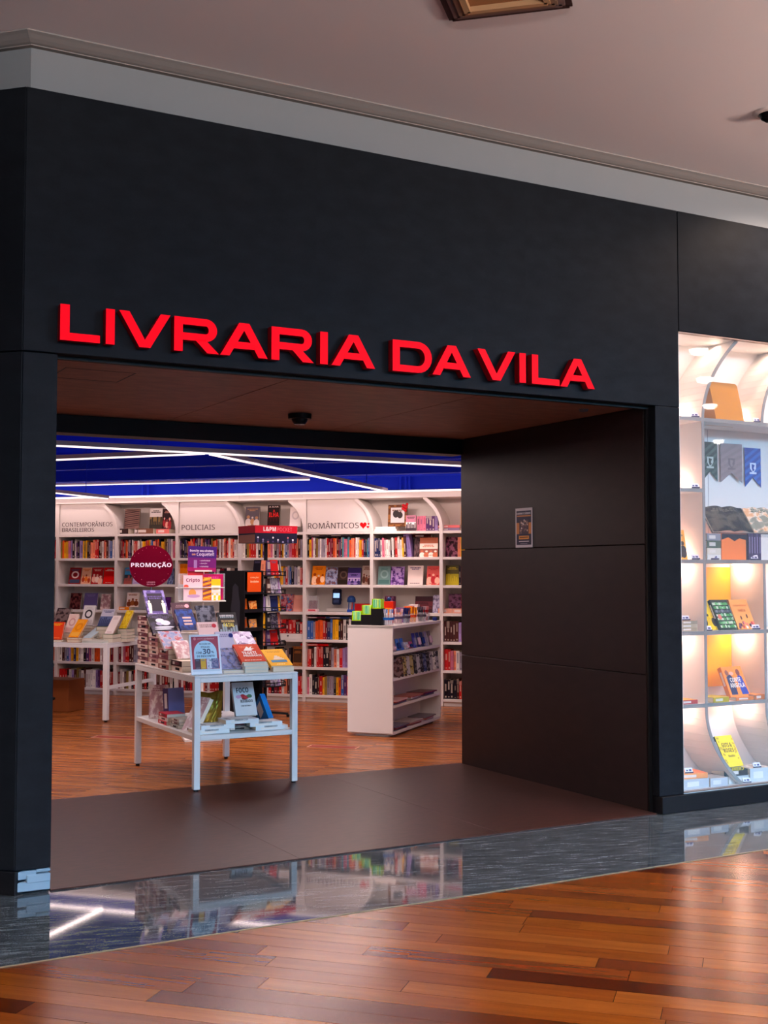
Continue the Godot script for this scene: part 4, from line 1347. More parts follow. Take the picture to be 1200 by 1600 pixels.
func lower_shelf() -> void:
	var y := 0.347
	var uv := cov("p", "e8ecec", "c04040", "706868")
	var rows := [[1.475, 0, "lowest book at the left of the white stacks on the lower shelf"], [1.88, 0, "lowest book at the right of the white stacks on the lower shelf"], [1.51, 1, "second book at the left of the white stacks on the lower shelf"], [1.84, 1, "second book at the right of the white stacks on the lower shelf"], [1.675, 2, "top book bridging both white stacks on the lower shelf"]]
	for q in rows:
		var b := flat_book(q[2], Vector3(q[0], y + q[1] * 0.0265, -2.03), 90.0, 0.15, 0.225, 0.026, uv, "dce4e6", "white books lying in low stacks at the front of the lower shelf")
		lettering(b, "FOCO ROUBADO", Vector3(-0.0758, 0.075, -0.008), Basis(Vector3(0, 1, 0), Vector3(0, 0, 1), Vector3(1, 0, 0)), 0.09, 0.011, M.dark, true)
	pile(2, 1.675, y, -2.08, 0.12, 0.16, 0.0258, ["6c706c", "5c605c"], "the grey books between the white stacks on the lower shelf", 90.0)
	var f := book("grey white book with a red picture and black title on the lower shelf", Vector3(1.765, 0.43, -2.1), tilt_basis(0.0, 22.0), 0.15, 0.225, 0.026, uv_plain("c4ccd0"), "b8c0c4")
	lettering(f, "FOCO", Vector3(-0.05, 0.155, 0), Basis(), 0.085, 0.034, M.dark, true)
	lettering(f, "ROUBADO", Vector3(-0.03, 0.088, 0), Basis(), 0.085, 0.019, M.dark, true)
	var st := mb()
	for q in [[-0.04, 0.128, "b890b0"], [-0.01, 0.132, "8c1c24"], [0.015, 0.124, "a02830"], [0.036, 0.13, "3c6448"], [0.0, 0.118, "6c1820"]]:
		extrude(st, ellipse(q[0], q[1], 0.019, 0.012, 14), 0.0004, 0.001 + 0.0002 * absf(q[0]), Transform3D(), lin(q[2]))
	part("cover_picture", st, M.vc, f)
	lettering(f, "COMO RETOMAR A", Vector3(-0.03, 0.062, 0), Basis(), 0.07, 0.008, M.dark, false, "subtitle")
	book("bright blue book leaning right of the grey white book on the lower shelf", Vector3(1.945, 0.402, -2.12), tilt_basis(0.0, 46.0), 0.036, 0.21, 0.14, uv_plain("1878c8"), "1468b4")
	flat_book("orange book lying under the bright blue leaning book", Vector3(1.93, y, -2.25), 12.0, 0.15, 0.2, 0.03, uv_plain("d08848"), "c07c40")
	book("lilac thick book standing at the left of the lower shelf", Vector3(1.5, y, -2.7), tilt_basis(12.0, 6.0), 0.125, 0.225, 0.07, uv_plain("7078b0"), "4c3c64")
	book("pinkish patterned book leaning at the back left of the lower shelf", Vector3(1.43, y, -2.9), tilt_basis(-24.0, 14.0), 0.13, 0.235, 0.03, cov("n", "d0b0b0", "8c5460", "ece0dc"), "a0a0a0")
	pile(3, 1.42, y, -2.58, 0.13, 0.18, 0.024, ["c83848", "e4ccc4", "b02c3c"], "the red and white pile on the lower shelf")
	pile(3, 1.43, y, -2.36, 0.13, 0.16, 0.02, ["a8a49c", "8c8880", "b8b4ac"], "the grey wrapped pile on the lower shelf")
	book("glossy pale pink book leaning behind the front left table leg", Vector3(1.385, y, -2.16), tilt_basis(-75.0, 30.0), 0.15, 0.24, 0.028, cov("n", "e8d8dc", "c8a0a8", "f8f4f4"), "dcd4d8")
	pile(1, 1.44, y, -2.16, 0.1, 0.14, 0.018, ["9c5c54"], "the single brown book at the front left leg")
	# gold foil gift bag
	var o := thing("gift_bag", "crumpled gold foil bag on the lower shelf of the promotion table", "bag", Vector3(1.68, y, -2.56), tilt_basis(6.0, 0.0))
	st = mb()
	var n := FastNoiseLite.new()
	n.frequency = 9.0
	var g := func(u: float, v: float, s: float) -> Vector3:
		var wd := lerpf(0.085, 0.1, v)
		var th := 0.04 * sin(PI * u) * (1.0 - 0.8 * v) + 0.004
		return Vector3((u * 2.0 - 1.0) * wd, v * 0.2 + 0.006 * sin(u * 9.0) * v, s * (th + 0.006 * n.get_noise_2d(u, v + s)))
	for s in [-1.0, 1.0]:
		for i in 14:
			for j in 12:
				var p := [g.call(i / 14.0, j / 12.0, s), g.call((i + 1) / 14.0, j / 12.0, s), g.call((i + 1) / 14.0, (j + 1) / 12.0, s), g.call(i / 14.0, (j + 1) / 12.0, s)]
				face(st, [p[0], p[1], p[2]], Vector3(0, 0, s))
				face(st, [p[0], p[2], p[3]], Vector3(0, 0, s))
	part("foil", st, mat("a08430", 0.3, 0.6), o)
	pile(2, 1.72, y, -2.72, 0.15, 0.2, 0.022, ["7c7470", "6c6460"], "the grey books behind the gold bag")

func uv_plain(c: String) -> Rect2:
	var id := cell
	cell += 1
	atlas.fill_rect(Rect2i((id % COLS) * CW, (id / COLS) * CH, CW, CH), Color(c))
	return Rect2(Vector2((id % COLS) * CW + 1, (id / COLS) * CH + 1) / 2048.0, Vector2(CW - 2, CH - 2) / 2048.0)

# ---------------------------------------------------------------- second table, parallel to the bookcases
func second_table() -> void:
	var q0 := Vector3(1.85, 0, -5.63)
	var wb := wall_basis()
	var o := thing("display_table", "white metal display table with tilted books in front of the bookcases", "table", q0, wb)
	frame_table(o, -1.6, 0.0, -0.95, 0.0, 0.716, 0.045, 0.0, M.table)
	var st := mb()
	for x in [-0.022, -1.578]:
		bar(st, Vector3(x, 0.31, -0.045), Vector3(x, 0.31, -0.905), 0.03, 0.03)
	part("stretcher", st, M.table, o)
	var at := func(s: float, y: float, d: float) -> Vector3: return q0 + E1 * s + NW * d + Vector3(0, y, 0)
	var L := [
		["orange red book at the front left of the second table", -0.52, 0.74, 0.05, 0.136, 0.17, 18, cov("p", "e04010", "f8a060", "f8c020"), "d83c0c", 1],
		["pale pink book leaning behind the orange red book", -0.434, 0.80, 0.15, 0.105, 0.195, 28, cov("o", "e8ccc0", "d0a098", "e0b8ac"), "d8bcb0", 3],
		["orange yellow book with a ring on the second table", -0.328, 0.766, 0.05, 0.105, 0.235, 48, cov("o", "f89c10", "e88808", "f8b040"), "e89008", 2],
		["dark brown book at the back left of the second table", -0.64, 0.865, 0.30, 0.153, 0.19, 34, cov("n", "4c3838", "a08c88", "281c20"), "3c2c2c", 4],
		["white book with a dark round picture on the second table", -0.39, 0.86, 0.38, 0.125, 0.2, 20, cov("o", "dcd4d0", "3c3438", "c8bcb8"), "c8c0bc", 5],
		["bluish grey book with title lines, tallest in the middle of the second table", -0.128, 0.86, 0.25, 0.135, 0.19, 34, cov("h", "c0bcc8", "5c6890", "3c4468"), "a8a8b4", 4],
		["pale blue book lying nearly flat on the second table", -0.215, 0.758, 0.1, 0.087, 0.26, 70, cov("p", "c0d4d8", "78a0a8", "e8ece8"), "b0c4c8", 1],
		["white book with pink edge leaning near the second table corner", 0.0, 0.797, 0.12, 0.085, 0.23, 45, cov("p", "f0e0d8", "b88078", "d8c0b8"), "a07068", 2],
		["bright yellow book at the right end of the second table", 0.06, 0.842, 0.27, 0.075, 0.22, 42, cov("n", "f0c818", "f8e060", "d8a810"), "e0b810", 4]]
	for q in L:
		book(q[0], at.call(q[1] - 0.06, q[2], q[3]), wb * Basis(Vector3.RIGHT, deg_to_rad(-q[6])), q[4], q[5], 0.018, q[7], q[8])
		var n: int = q[9]
		var lo: float = q[2] - 0.718 - 0.004
		for k in n:
			var t := lo / n
			var e: String = ["c88038", "e0d0c4", "b8a090", "5c7c54"][(k + n) % 4]
			if q[1] == -0.328:
				e = "c87418"
			elif q[1] == 0.06:
				e = "4c7c50" if k % 2 else "d8d0c0"
			var bb := wb * Basis(Vector3.RIGHT, -PI / 2)
			book("%s book stacked %s under the %s" % [ordinal(k), "at the back" if q[3] > 0.2 else "in front", q[0].split(" on ")[0].split(" at ")[0].split(" leaning")[0].split(" with ")[0].split(" lying")[0]], at.call(q[1] - 0.06 + rng.randf_range(-0.004, 0.004), 0.7175 + (k + 1) * t, q[3] - 0.005), bb, q[4] + 0.02, 0.16, t - 0.0006, uv_plain(e), e)
	for k in 4:
		st = mb()
		box(st, Vector3(0, 0.003, 0), Vector3(0.22, 0.006, 0.15), Basis(), Color.WHITE, 0.001)
		var m := part("magazine", st, mat(["d8dcd0", "c8ccc4", "e4e0d4", "d0ccc0"][k], 0.35), self)
		m.transform = Transform3D(wb * Basis(Vector3.UP, deg_to_rad(4.0 * k - 6.0)), at.call(-0.17, 0.7168 + k * 0.0066, 0.1))
		tag(m, "%s pale magazine of the fanned pile at the front of the second table" % ordinal(k), "magazine", "fanned magazines")

# ---------------------------------------------------------------- black stands between the tables and the bookcases
func racks() -> void:
	# revolving rack
	var b := Basis(Vector3.UP, deg_to_rad(3.0))
	var c := Vector3(3.27, 0, -5.3)
	var o := thing("book_rack", "black revolving paperback rack with a red and black lettered header", "rack", c, b)
	var st := mb()
	tube(st, Vector3(0, 0.03, 0), Vector3(0, 1.66, 0), 0.018, 10)
	part("pole", st, M.black, o)
	st = mb()
	for k in 4:
		var a := TAU * k / 4.0 + 0.4
		bar(st, Vector3(0, 0.05, 0), Vector3(cos(a) * 0.22, 0.03, sin(a) * 0.22), 0.03, 0.02)
		lathe(st, [Vector2(0, 0), Vector2(0.018, 0.0), Vector2(0.02, 0.02), Vector2(0, 0.026)], 8, Transform3D(Basis(), Vector3(cos(a) * 0.22, 0, sin(a) * 0.22)))
	part("base", st, M.black, o)
	st = mb()
	box(st, Vector3(0.02, 1.715, 0), Vector3(0.44, 0.15, 0.36))
	var hd := part("header", st, mat("1c1c34", 0.4), o)
	st = mb()
	for z in [0.1805, -0.1805]:
		box(st, Vector3(0.02, 1.768, z), Vector3(0.442, 0.07, 0.002))
	for x in [-0.2005, 0.2405]:
		box(st, Vector3(x, 1.768, 0), Vector3(0.002, 0.07, 0.36))
	box(st, Vector3(0.02, 1.795, 0), Vector3(0.446, 0.012, 0.366))
	part("red_band", st, mat("c4142c", 0.4), hd)
	st = mb()
	box(st, Vector3(-0.2012, 1.68, 0), Vector3(0.002, 0.075, 0.35))
	part("side_print", st, mat("a87868", 0.5), hd)
	lettering(hd, "L&PM", Vector3(-0.115, 1.75, 0.182), Basis(), 0.13, 0.04, mat("f8e8e8", 0.5), true)
	lettering(hd, "POCKET", Vector3(0.03, 1.75, 0.182), Basis(), 0.155, 0.036, mat("e87080", 0.5))
	st = mb()
	for k in 8:
		extrude(st, ellipse(-0.17 + k * 0.052, 1.69 - 0.02 * (k % 3), 0.009, 0.009, 10), 0.1805, 0.1815, Transform3D(), lin(["d8d8e8", "8c84a8", "c07078", "f0f0f8"][k % 4]))
		extrude(st, rect(-0.178 + k * 0.052, 1.645, -0.162 + k * 0.052, 1.675 - 0.015 * (k % 2)), 0.1805, 0.1812, Transform3D(), lin(["4c4470", "6c6488", "383054"][k % 3]))
	part("portrait_print", st, M.vc, hd)
	var cols := "ksvrknelwdyk"
	for t in 6:
		var y: float = [1.335, 1.165, 1.0, 0.84, 0.68, 0.3][t]
		st = mb()
		var rad := 0.2
		for k in 8:
			var a := TAU * k / 8.0
			var a2 := TAU * (k + 1) / 8.0
			for yy in [0.0, 0.035]:
				bar(st, Vector3(cos(a) * rad, y + yy, sin(a) * rad), Vector3(cos(a2) * rad, y + yy, sin(a2) * rad), 0.008, 0.008)
			bar(st, Vector3(cos(a) * 0.02, y - 0.004, sin(a) * 0.02), Vector3(cos(a) * rad, y, sin(a) * rad), 0.006, 0.006)
			bar(st, Vector3(cos(a) * rad, y, sin(a) * rad), Vector3(cos(a) * rad, y + 0.04, sin(a) * rad), 0.006, 0.006)
		lathe(st, [Vector2(0.0, y - 0.006), Vector2(rad - 0.01, y - 0.002), Vector2(rad - 0.01, y + 0.002), Vector2(0.0, y)], 8)
		part("tray", st, M.black, o)
		# pocket books in the tray, to the front and right
		for k in 7:
			var ang := deg_to_rad(-62.0 + k * 24.0)
			var dir := b * Vector3(sin(ang), 0, cos(ang))
			var code := cols[(k + t * 3) % cols.length()]
			var spot := c + dir * 0.15 + Vector3(0, y + 0.004, 0)
			var bs := Basis(Vector3.UP, atan2(dir.x, dir.z)) * Basis(Vector3.RIGHT, deg_to_rad(-9.0))
			var lvl: String = ["top", "second", "third", "fourth", "fifth", "lowest"][t]
			if k % 3 == 0:
				var ttl := cov("n" if t % 2 else "p", HUES[code][0], "c8c4d0", "58506c")
				book("%s pocket book facing out, %s of the %s tray of the black rack" % [HUES[code][1], ordinal(k), lvl], spot, bs, 0.085, 0.145, 0.015, ttl, HUES[code][0], "pocket books in the black rack", "book")
			else:
				var s2 := mb()
				spine_shape(s2, 0.05, 0.14, 0.09, code, Transform3D())
				var bk := part("pocket_book", s2, M.vc, self)
				bk.transform = Transform3D(bs, spot)
				tag(bk, "%s pocket book spine out, %s of the %s tray of the black rack" % [HUES[code][1], ordinal(k), lvl], "book", "pocket books in the black rack")
	# black cardboard stand with an orange card
	var sb := Basis(Vector3.UP, deg_to_rad(-58.6))
	var sp := Vector3(2.74, 0, -4.6)
	o = thing("display_stand", "black floor stand with small shelves and an orange card", "stand", sp, sb)
	st = mb()
	box(st, Vector3(0, 0.69, 0.135), Vector3(0.27, 1.38, 0.01))
	part("side_panel", st, M.black, o)
	st = mb()
	box(st, Vector3(0, 0.69, -0.135), Vector3(0.27, 1.38, 0.01))
	part("side_panel", st, M.black, o)
	st = mb()
	box(st, Vector3(-0.13, 0.69, 0), Vector3(0.01, 1.38, 0.26))
	part("back_panel", st, M.black, o)
	for y in [0.2, 0.45, 0.7, 0.86, 1.02, 1.18, 1.374]:
		st = mb()
		box(st, Vector3(0.005, y, 0), Vector3(0.258, 0.012, 0.26))
		part("shelf", st, M.black, o)
		if y < 1.3 and y > 0.6:
			st = mb()
			box(st, Vector3(0.132, y + 0.012, 0), Vector3(0.006, 0.03, 0.26))
			part("shelf_lip", st, M.black, o)
	st = mb()
	box(st, Vector3(0.136, 1.28, 0), Vector3(0.006, 0.17, 0.2))
	var card := part("orange_card", st, mat("d84c08", 0.5), o)
	var rb := Basis(Vector3(0, 0, -1), Vector3.UP, Vector3.RIGHT)
	lettering(card, "coleção", Vector3(0.139, 1.31, 0.06), rb, 0.12, 0.018, mat("f8c8a0", 0.5))
	lettering(card, "BestBolso", Vector3(0.139, 1.275, 0.06), rb, 0.12, 0.02, mat("f8c8a0", 0.5), true)
	st = mb()
	extrude(st, [Vector2(-0.04, 0.9), Vector2(0.045, 0.9), Vector2(0.05, 1.1), Vector2(0.035, 1.17), Vector2(0.03, 1.24), Vector2(-0.005, 1.27), Vector2(-0.03, 1.24), Vector2(-0.035, 1.15), Vector2(-0.05, 1.05)], 0.1402, 0.1412, Transform3D(Basis(), Vector3(0.04, 0, 0)))
	part("figure_print", st, mat("2c2c34", 0.6), o)
	for q in [[1.02, "orange"], [0.86, "blue and orange"], [0.7, "red"]]:
		for k in 2:
			var ub := cov("n", "e88424", "f0d0a0" if k else "d83c18", "587cb0" if q[0] < 1.0 else "a84418")
			book("%s picture book, %s one on the %s shelf of the black stand" % [q[1], "front" if k else "back", "upper" if q[0] > 1.0 else ("middle" if q[0] > 0.8 else "lower")], sp + sb * Vector3(0.10 - 0.03 * (1 - k), q[0] + 0.0065, 0.05 - 0.1 * k), sb * Basis(Vector3.UP, PI / 2) * Basis(Vector3.RIGHT, deg_to_rad(-8.0)), 0.1, 0.11 - 0.02 * k, 0.012, ub, "d07828")
	# magazine stand with a purple sign
	var mp := Vector3(2.2, 0, -4.1)
	var mbs := Basis(Vector3.UP, deg_to_rad(-14.0))
	o = thing("magazine_stand", "magazine stand with a purple sign board on a white pole", "stand", mp, mbs)
	st = mb()
	tube(st, Vector3(0, 0.02, -0.03), Vector3(0, 1.4, -0.03), 0.011, 8)
	box(st, Vector3(0, 0.012, -0.03), Vector3(0.3, 0.024, 0.26), Basis(), Color.WHITE, 0.003)
	part("pole", st, M.white, o)
	st = mb()
	box(st, Vector3(-0.01, 1.474, 0), Vector3(0.232, 0.206, 0.006), Basis(Vector3.BACK, deg_to_rad(-2.0)))
	var sg := part("sign_board", st, mat("6c1068", 0.4), o)
	st = mb()
	box(st, Vector3(-0.007, 1.53, 0.0036), Vector3(0.231, 0.094, 0.001), Basis(Vector3.BACK, deg_to_rad(-2.0)))
	part("upper_print", st, mat("40146c", 0.4), sg)
	st = mb()
	box(st, Vector3(-0.012, 1.388, 0.0036), Vector3(0.231, 0.03, 0.001), Basis(Vector3.BACK, deg_to_rad(-2.0)))
	part("lower_print", st, mat("a0105c", 0.4), sg)
	var wm := mat("f0e0f0", 0.5)
	lettering(sg, "Exercite seu cérebro", Vector3(-0.11, 1.535, 0.004), Basis(Vector3.BACK, deg_to_rad(-1.0)), 0.19, 0.017, wm, true)
	lettering(sg, "Coquetel!", Vector3(-0.055, 1.492, 0.004), Basis(), 0.14, 0.035, wm)
	lettering(sg, "com", Vector3(-0.094, 1.505, 0.004), Basis(), 0.028, 0.013, mat("f0a868", 0.5), true)
	for k in 3:
		lettering(sg, ["• criatividade", "• atenção", "• raciocínio"][k], Vector3(-0.03, 1.455 - k * 0.024, 0.004), Basis(), [0.085, 0.06, 0.07][k], 0.011, wm, false, "list_line")
	st = mb()
	extrude(st, rect(-0.078, 1.4, -0.052, 1.465), 0.0035, 0.0044)
	part("picture_print", st, mat("9870a8", 0.5), sg)
	st = mb()
	box(st, Vector3(0.0, 1.376, 0.004), Vector3(0.14, 0.012, 0.012))
	box(st, Vector3(-0.03, 1.24, 0.03), Vector3(0.4, 0.006, 0.012))
	box(st, Vector3(-0.01, 1.13, 0.02), Vector3(0.38, 0.008, 0.08))
	part("holder", st, M.white, o)
	st = mb()
	box(st, Vector3(-0.01, 1.24, -0.022), Vector3(0.38, 0.23, 0.004))
	part("clear_back", st, M.clear, o)
	var mag := func(label: String, x: float, y: float, z: float, w: float, h: float, uv: Rect2, tl := 6.0, yw := 0.0) -> Node3D:
		var n := book(label, mp + mbs * Vector3(x, y, z), mbs * Basis(Vector3.UP, deg_to_rad(yw)) * Basis(Vector3.RIGHT, deg_to_rad(-tl)), w, h, 0.006, uv, "d8c8d0", "", "magazine")
		return n
	var m1: Node3D = mag.call("pale pink puzzle magazine below the purple sign", -0.085, 1.136, 0.03, 0.155, 0.205, uv_plain("e8c4cc"))
	lettering(m1, "Cripto", Vector3(-0.055, 0.142, 0), Basis(), 0.11, 0.04, mat("7c2c50", 0.5), true)
	st = mb()
	extrude(st, ellipse(-0.055, 0.115, 0.02, 0.014, 16), 0.0003, 0.001, Transform3D(), lin("e04c38"))
	extrude(st, ellipse(-0.005, 0.06, 0.03, 0.034, 16), 0.0003, 0.001, Transform3D(), lin("e0984c"))
	extrude(st, ellipse(0.005, 0.035, 0.052, 0.014, 16), 0.0003, 0.0012, Transform3D(), lin("b890b8"))
	part("cover_picture", st, M.vc, m1)
	mag.call("red magazine above and behind the pale pink magazine", -0.06, 1.2, -0.01, 0.13, 0.18, uv_plain("d83440"), 3.0)
	mag.call("magenta magazine at the right of the magazine stand", 0.085, 1.14, 0.0, 0.16, 0.21, cov("p", "b01058", "f0c0d0", "d84890"), 4.0)
	mag.call("orange striped magazine between the pale pink and the magenta magazine", 0.03, 1.136, 0.035, 0.07, 0.19, cov("s", "c86820", "4c2c5c", "f0b838"), 8.0)
	mag.call("white puzzle magazine with yellow head in front of the magenta one", 0.10, 1.136, 0.035, 0.075, 0.175, cov("b", "f0c020", "ece8e0", "d8d4c8"), 8.0, -6.0)
	# brown box at the left edge
	st = mb()
	box(st, Vector3(-0.2, 0.155, 0), Vector3(0.4, 0.31, 0.3), Basis(), Color.WHITE, 0.003)
	var wbx := part("wooden_box", st, mat("7c4420", 0.45), self)
	wbx.transform = Transform3D(wall_basis(), Vector3(1.743, 0.002, -6.585) + NW * 0.15)
	tag(wbx, "brown wooden box on the floor at the left edge of the entrance", "box")
	st = mb()
	lathe(st, [Vector2(0, 0), Vector2(0.014, 0.0), Vector2(0.016, 0.012), Vector2(0, 0.02)], 10, Transform3D(Basis(Vector3.RIGHT, PI / 2), Vector3(-0.16, 0.13, 0.15)))
	part("knob", st, M.black, wbx)

# ---------------------------------------------------------------- white unit with pens
func gondola() -> void:
	var B := Vector3(3.625, 0, -3.471)
	var u := Vector3(0.64, 0, 0.768)
	var w := Vector3(0.768, 0, -0.64)
	var o := thing("shelf_unit", "white double sided shelf unit topped with pens and highlighters", "shelf unit", B)
	var P := func(a: float, y: float, c: float) -> Vector3: return u * a + w * c + Vector3(0, y, 0)   # a from -0.405 (left) to 0, c from 0 to 1.25
	var bas := Basis(u, Vector3.UP, -w)
	var H := 0.92
	var wd := 0.405
	var ln := 1.25
	for c in [0.01, ln - 0.01]:
		var st := mb()
		box(st, P.call(-wd / 2.0, 0.02 + (H - 0.03) / 2.0 + 0.012, c), Vector3(wd, H - 0.03, 0.02), bas, Color.WHITE, 0.001)
		part("end_panel", st, M.white, o)
	var st := mb()
	box(st, P.call(-wd / 2.0, H - 0.012, ln / 2.0), Vector3(wd, 0.024, ln), bas, Color.WHITE, 0.0015)
	part("top_board", st, M.white, o)
	st = mb()
	box(st, P.call(-wd / 2.0, H / 2.0, ln / 2.0), Vector3(0.016, H - 0.05, ln - 0.04), bas)
	part("middle_panel", st, M.white, o)
	st = mb()
	box(st, P.call(-wd / 2.0, 0.0155, ln / 2.0), Vector3(wd - 0.11, 0.031, ln - 0.12), bas)
	part("plinth", st, M.white, o)
	for y in [0.045, 0.262, 0.485, 0.7]:
		st = mb()
		box(st, P.call(-wd / 2.0, y - 0.012, ln / 2.0), Vector3(wd - 0.004, 0.024, ln - 0.042), bas, Color.WHITE, 0.0015)
		part("shelf", st, M.white, o)
	var W := func(a: float, y: float, c: float) -> Vector3: return B + P.call(a, y, c)
	# stepped black display with highlighter packs
	o = thing("highlighter_display", "black three step display of green highlighters on the white unit", "display", W.call(-0.385, H + 0.001, 0.02), bas)
	st = mb()
	for k in 3:
		box(st, Vector3(0.045 + k * 0.09, 0.018 + k * 0.026, -0.06), Vector3(0.0895, 0.036 + k * 0.052, 0.11), Basis(), Color.WHITE, 0.002)
	part("steps", st, M.black, o)
	for k in 3:
		var hp := thing("highlighter_pack", "%s pack of green highlighters on the black stepped display" % ["lowest", "middle", "highest"][k], "highlighters", W.call(-0.34 + k * 0.09, H + 0.0375 + k * 0.052, 0.075), bas)
		st = mb()
		box(st, Vector3(0, 0.003, 0), Vector3(0.082, 0.006, 0.07))
		box(st, Vector3(-0.039, 0.04, 0), Vector3(0.004, 0.08, 0.07))
		box(st, Vector3(0.039, 0.04, 0), Vector3(0.004, 0.08, 0.07))
		box(st, Vector3(0, 0.077, -0.02), Vector3(0.082, 0.006, 0.03))
		part("tray", st, mat("c4f000", 0.35), hp)
		for j in 4:
			st = mb()
			box(st, Vector3(-0.028 + j * 0.0187, 0.041, 0.018), Vector3(0.016, 0.07, 0.016), Basis(), Color.WHITE, 0.003)
			part("highlighter", st, mat(["a0ecb0", "c4f080", "78d8a0"][(j + k) % 3], 0.35), hp)
	# cups of pens along the right edge
	var cups := [[-0.075, 0.10, 0.05, 0.085, "e8e8f0", "1c64b8", "clear cup of white pens with a blue band"], [-0.17, 0.2, 0.04, 0.08, "b0a8bc", "6c6484", "cup of grey striped pens behind the blue banded cup"], [-0.08, 0.34, 0.042, 0.085, "f0c4c4", "5c4c68", "cup of pink tipped pencils in the middle of the unit top"], [-0.07, 0.52, 0.035, 0.08, "283070", "3c3448", "cup of navy pens right of the pink pencils"], [-0.09, 0.74, 0.035, 0.08, "f0a020", "b83c18", "cup of yellow and orange markers on the unit top"], [-0.07, 0.92, 0.042, 0.085, "24283c", "58505c", "cup of black pens on the far part of the unit top"], [-0.08, 1.06, 0.038, 0.08, "b02030", "e8d8d8", "cup of red capped pens on the far part of the unit top"]]
	for q in cups:
		o = thing("pen_cup", q[6], "pen cup", W.call(q[0], H + 0.001, q[1]), bas)
		st = mb()
		lathe(st, [Vector2(0, 0.002), Vector2(q[2] * 0.85, 0.002), Vector2(q[2], q[3]), Vector2(q[2] - 0.002, q[3]), Vector2(q[2] * 0.85 - 0.002, 0.004), Vector2(0, 0.004)], 18)
		part("cup", st, M.clear, o)
		st = mb()
		var r0: float = q[2] * 0.95
		lathe(st, [Vector2(r0, 0.045), Vector2(r0 + 0.002, 0.046), Vector2(q[2] * 0.985 + 0.001, 0.066), Vector2(q[2] * 0.98, 0.066)], 18)
		part("band", st, mat(q[5], 0.4), o)
		st = mb()
		for k in 14:
			var a := rng.randf() * TAU
			var rr: float = q[2] * rng.randf_range(0.1, 0.75)
			var p := Vector3(cos(a) * rr, 0.006, sin(a) * rr)
			tube(st, p, p + Vector3(cos(a) * 0.012, rng.randf_range(0.095, 0.125), sin(a) * 0.012), 0.0045, 6, lin(q[4]) * rng.randf_range(0.7, 1.1))
			tube(st, p + Vector3(cos(a) * 0.011, 0.098, sin(a) * 0.011), p + Vector3(cos(a) * 0.0135, 0.127, sin(a) * 0.0135), 0.0055, 6, lin(q[5]).lerp(lin(q[4]), rng.randf()))
		part("pens", st, M.vc, o).set_meta("kind", "stuff")
	var bx := [[-0.25, 0.35, 0.09, 0.13, 0.05, "c8b808", "yellow box of markers behind the highlighters"], [-0.23, 0.52, 0.1, 0.19, 0.06, "d02408", "tall red box of markers in the middle of the unit top"], [-0.2, 0.7, 0.11, 0.13, 0.05, "7c2c8c", "purple box of markers beside the tall red box"], [-0.16, 0.84, 0.08, 0.14, 0.05, "d85c10", "orange box behind the yellow markers"], [-0.2, 1.08, 0.09, 0.15, 0.04, "d8c4c0", "white box of pens at the far end of the unit top"]]
	for q in bx:
		o = thing("marker_box", q[6], "box", W.call(q[0], H + 0.001, q[1]), bas)
		st = mb()
		box(st, Vector3(0, q[3] / 2.0, 0), Vector3(q[2], q[3], q[4]), Basis(), Color.WHITE, 0.002)
		part("carton", st, mat(q[5], 0.4), o)
		st = mb()
		box(st, Vector3(0, q[3] * 0.55, q[4] / 2.0 + 0.0005), Vector3(q[2] * 0.8, q[3] * 0.3, 0.001))
		part("label_print", st, mat("f08c20", 0.4), o)
	st = mb()
	lathe(st, [Vector2(0, -0.02), Vector2(0.016, -0.013), Vector2(0.021, 0.0), Vector2(0.016, 0.013), Vector2(0, 0.02)], 14)
	o = part("ball", st, mat("1c3c6c", 0.25), self)
	o.position = W.call(-0.23, H + 0.001 + 0.19 + 0.02, 0.52)
	tag(o, "small dark blue ball on top of the tall red marker box", "ball")
	st = mb()
	box(st, Vector3(0, 0.015, 0), Vector3(0.04, 0.03, 0.03), Basis(), Color.WHITE, 0.004)
	o = part("sharpener", st, mat("202c70", 0.4), self)
	o.transform = Transform3D(bas, W.call(-0.04, H + 0.001, 1.2))
	tag(o, "small navy sharpener box at the far right corner of the unit top", "sharpener")
	# second shelf: blister packs
	for k in 11:
		var cc := 0.06 + k * 0.105
		var col: String = ["3c54b8", "c8a0b0", "4478c8", "2c5cb0", "c8d0e8", "b0506c", "3c3c94", "28306c", "242c58", "8c8098", "685868"][k]
		o = thing("blister_pack", "%s small pack, %s from front on upper shelf of white unit" % [["blue", "pink", "light blue", "blue", "pale blue", "rose", "violet", "navy", "dark navy", "grey", "brown grey"][k], ordinal(k)], "pack", W.call(-0.05, 0.701, cc), Basis(w, Vector3.UP, u) * Basis(Vector3.RIGHT, deg_to_rad(-12)))
		var hh := 0.06 if k < 6 else 0.13
		if k == 2 or k == 3:
			hh = 0.1
		st = mb()
		box(st, Vector3(0, hh / 2.0, 0), Vector3(0.075, hh, 0.004))
		part("card", st, mat(col, 0.3), o)
		st = mb()
		box(st, Vector3(0, hh * 0.4, 0.012), Vector3(0.05, hh * 0.5, 0.02), Basis(), Color.WHITE, 0.006)
		part("bubble", st, M.clear if k % 3 == 0 else mat(["5078d0", "d0b0c0", "203878"][k % 3], 0.2), o)
	# third shelf: leaning notebooks
	var nb := "nnueukekdkewe"
	for k in nb.length():
		o = book("%s notebook, %s from front on the middle shelf of the white unit" % [HUES[nb[k]][1], ordinal(k)], W.call(-0.03, 0.4865, 0.1 + k * 0.085), Basis(w, Vector3.UP, u) * Basis(Vector3.UP, deg_to_rad(-52.0)) * Basis(Vector3.RIGHT, deg_to_rad(-16.0)), 0.12, 0.165, 0.016, cov("n", HUES[nb[k]][0], "8c8488", "28242c"), HUES[nb[k]][0], "notebooks in the white unit", "notebook")
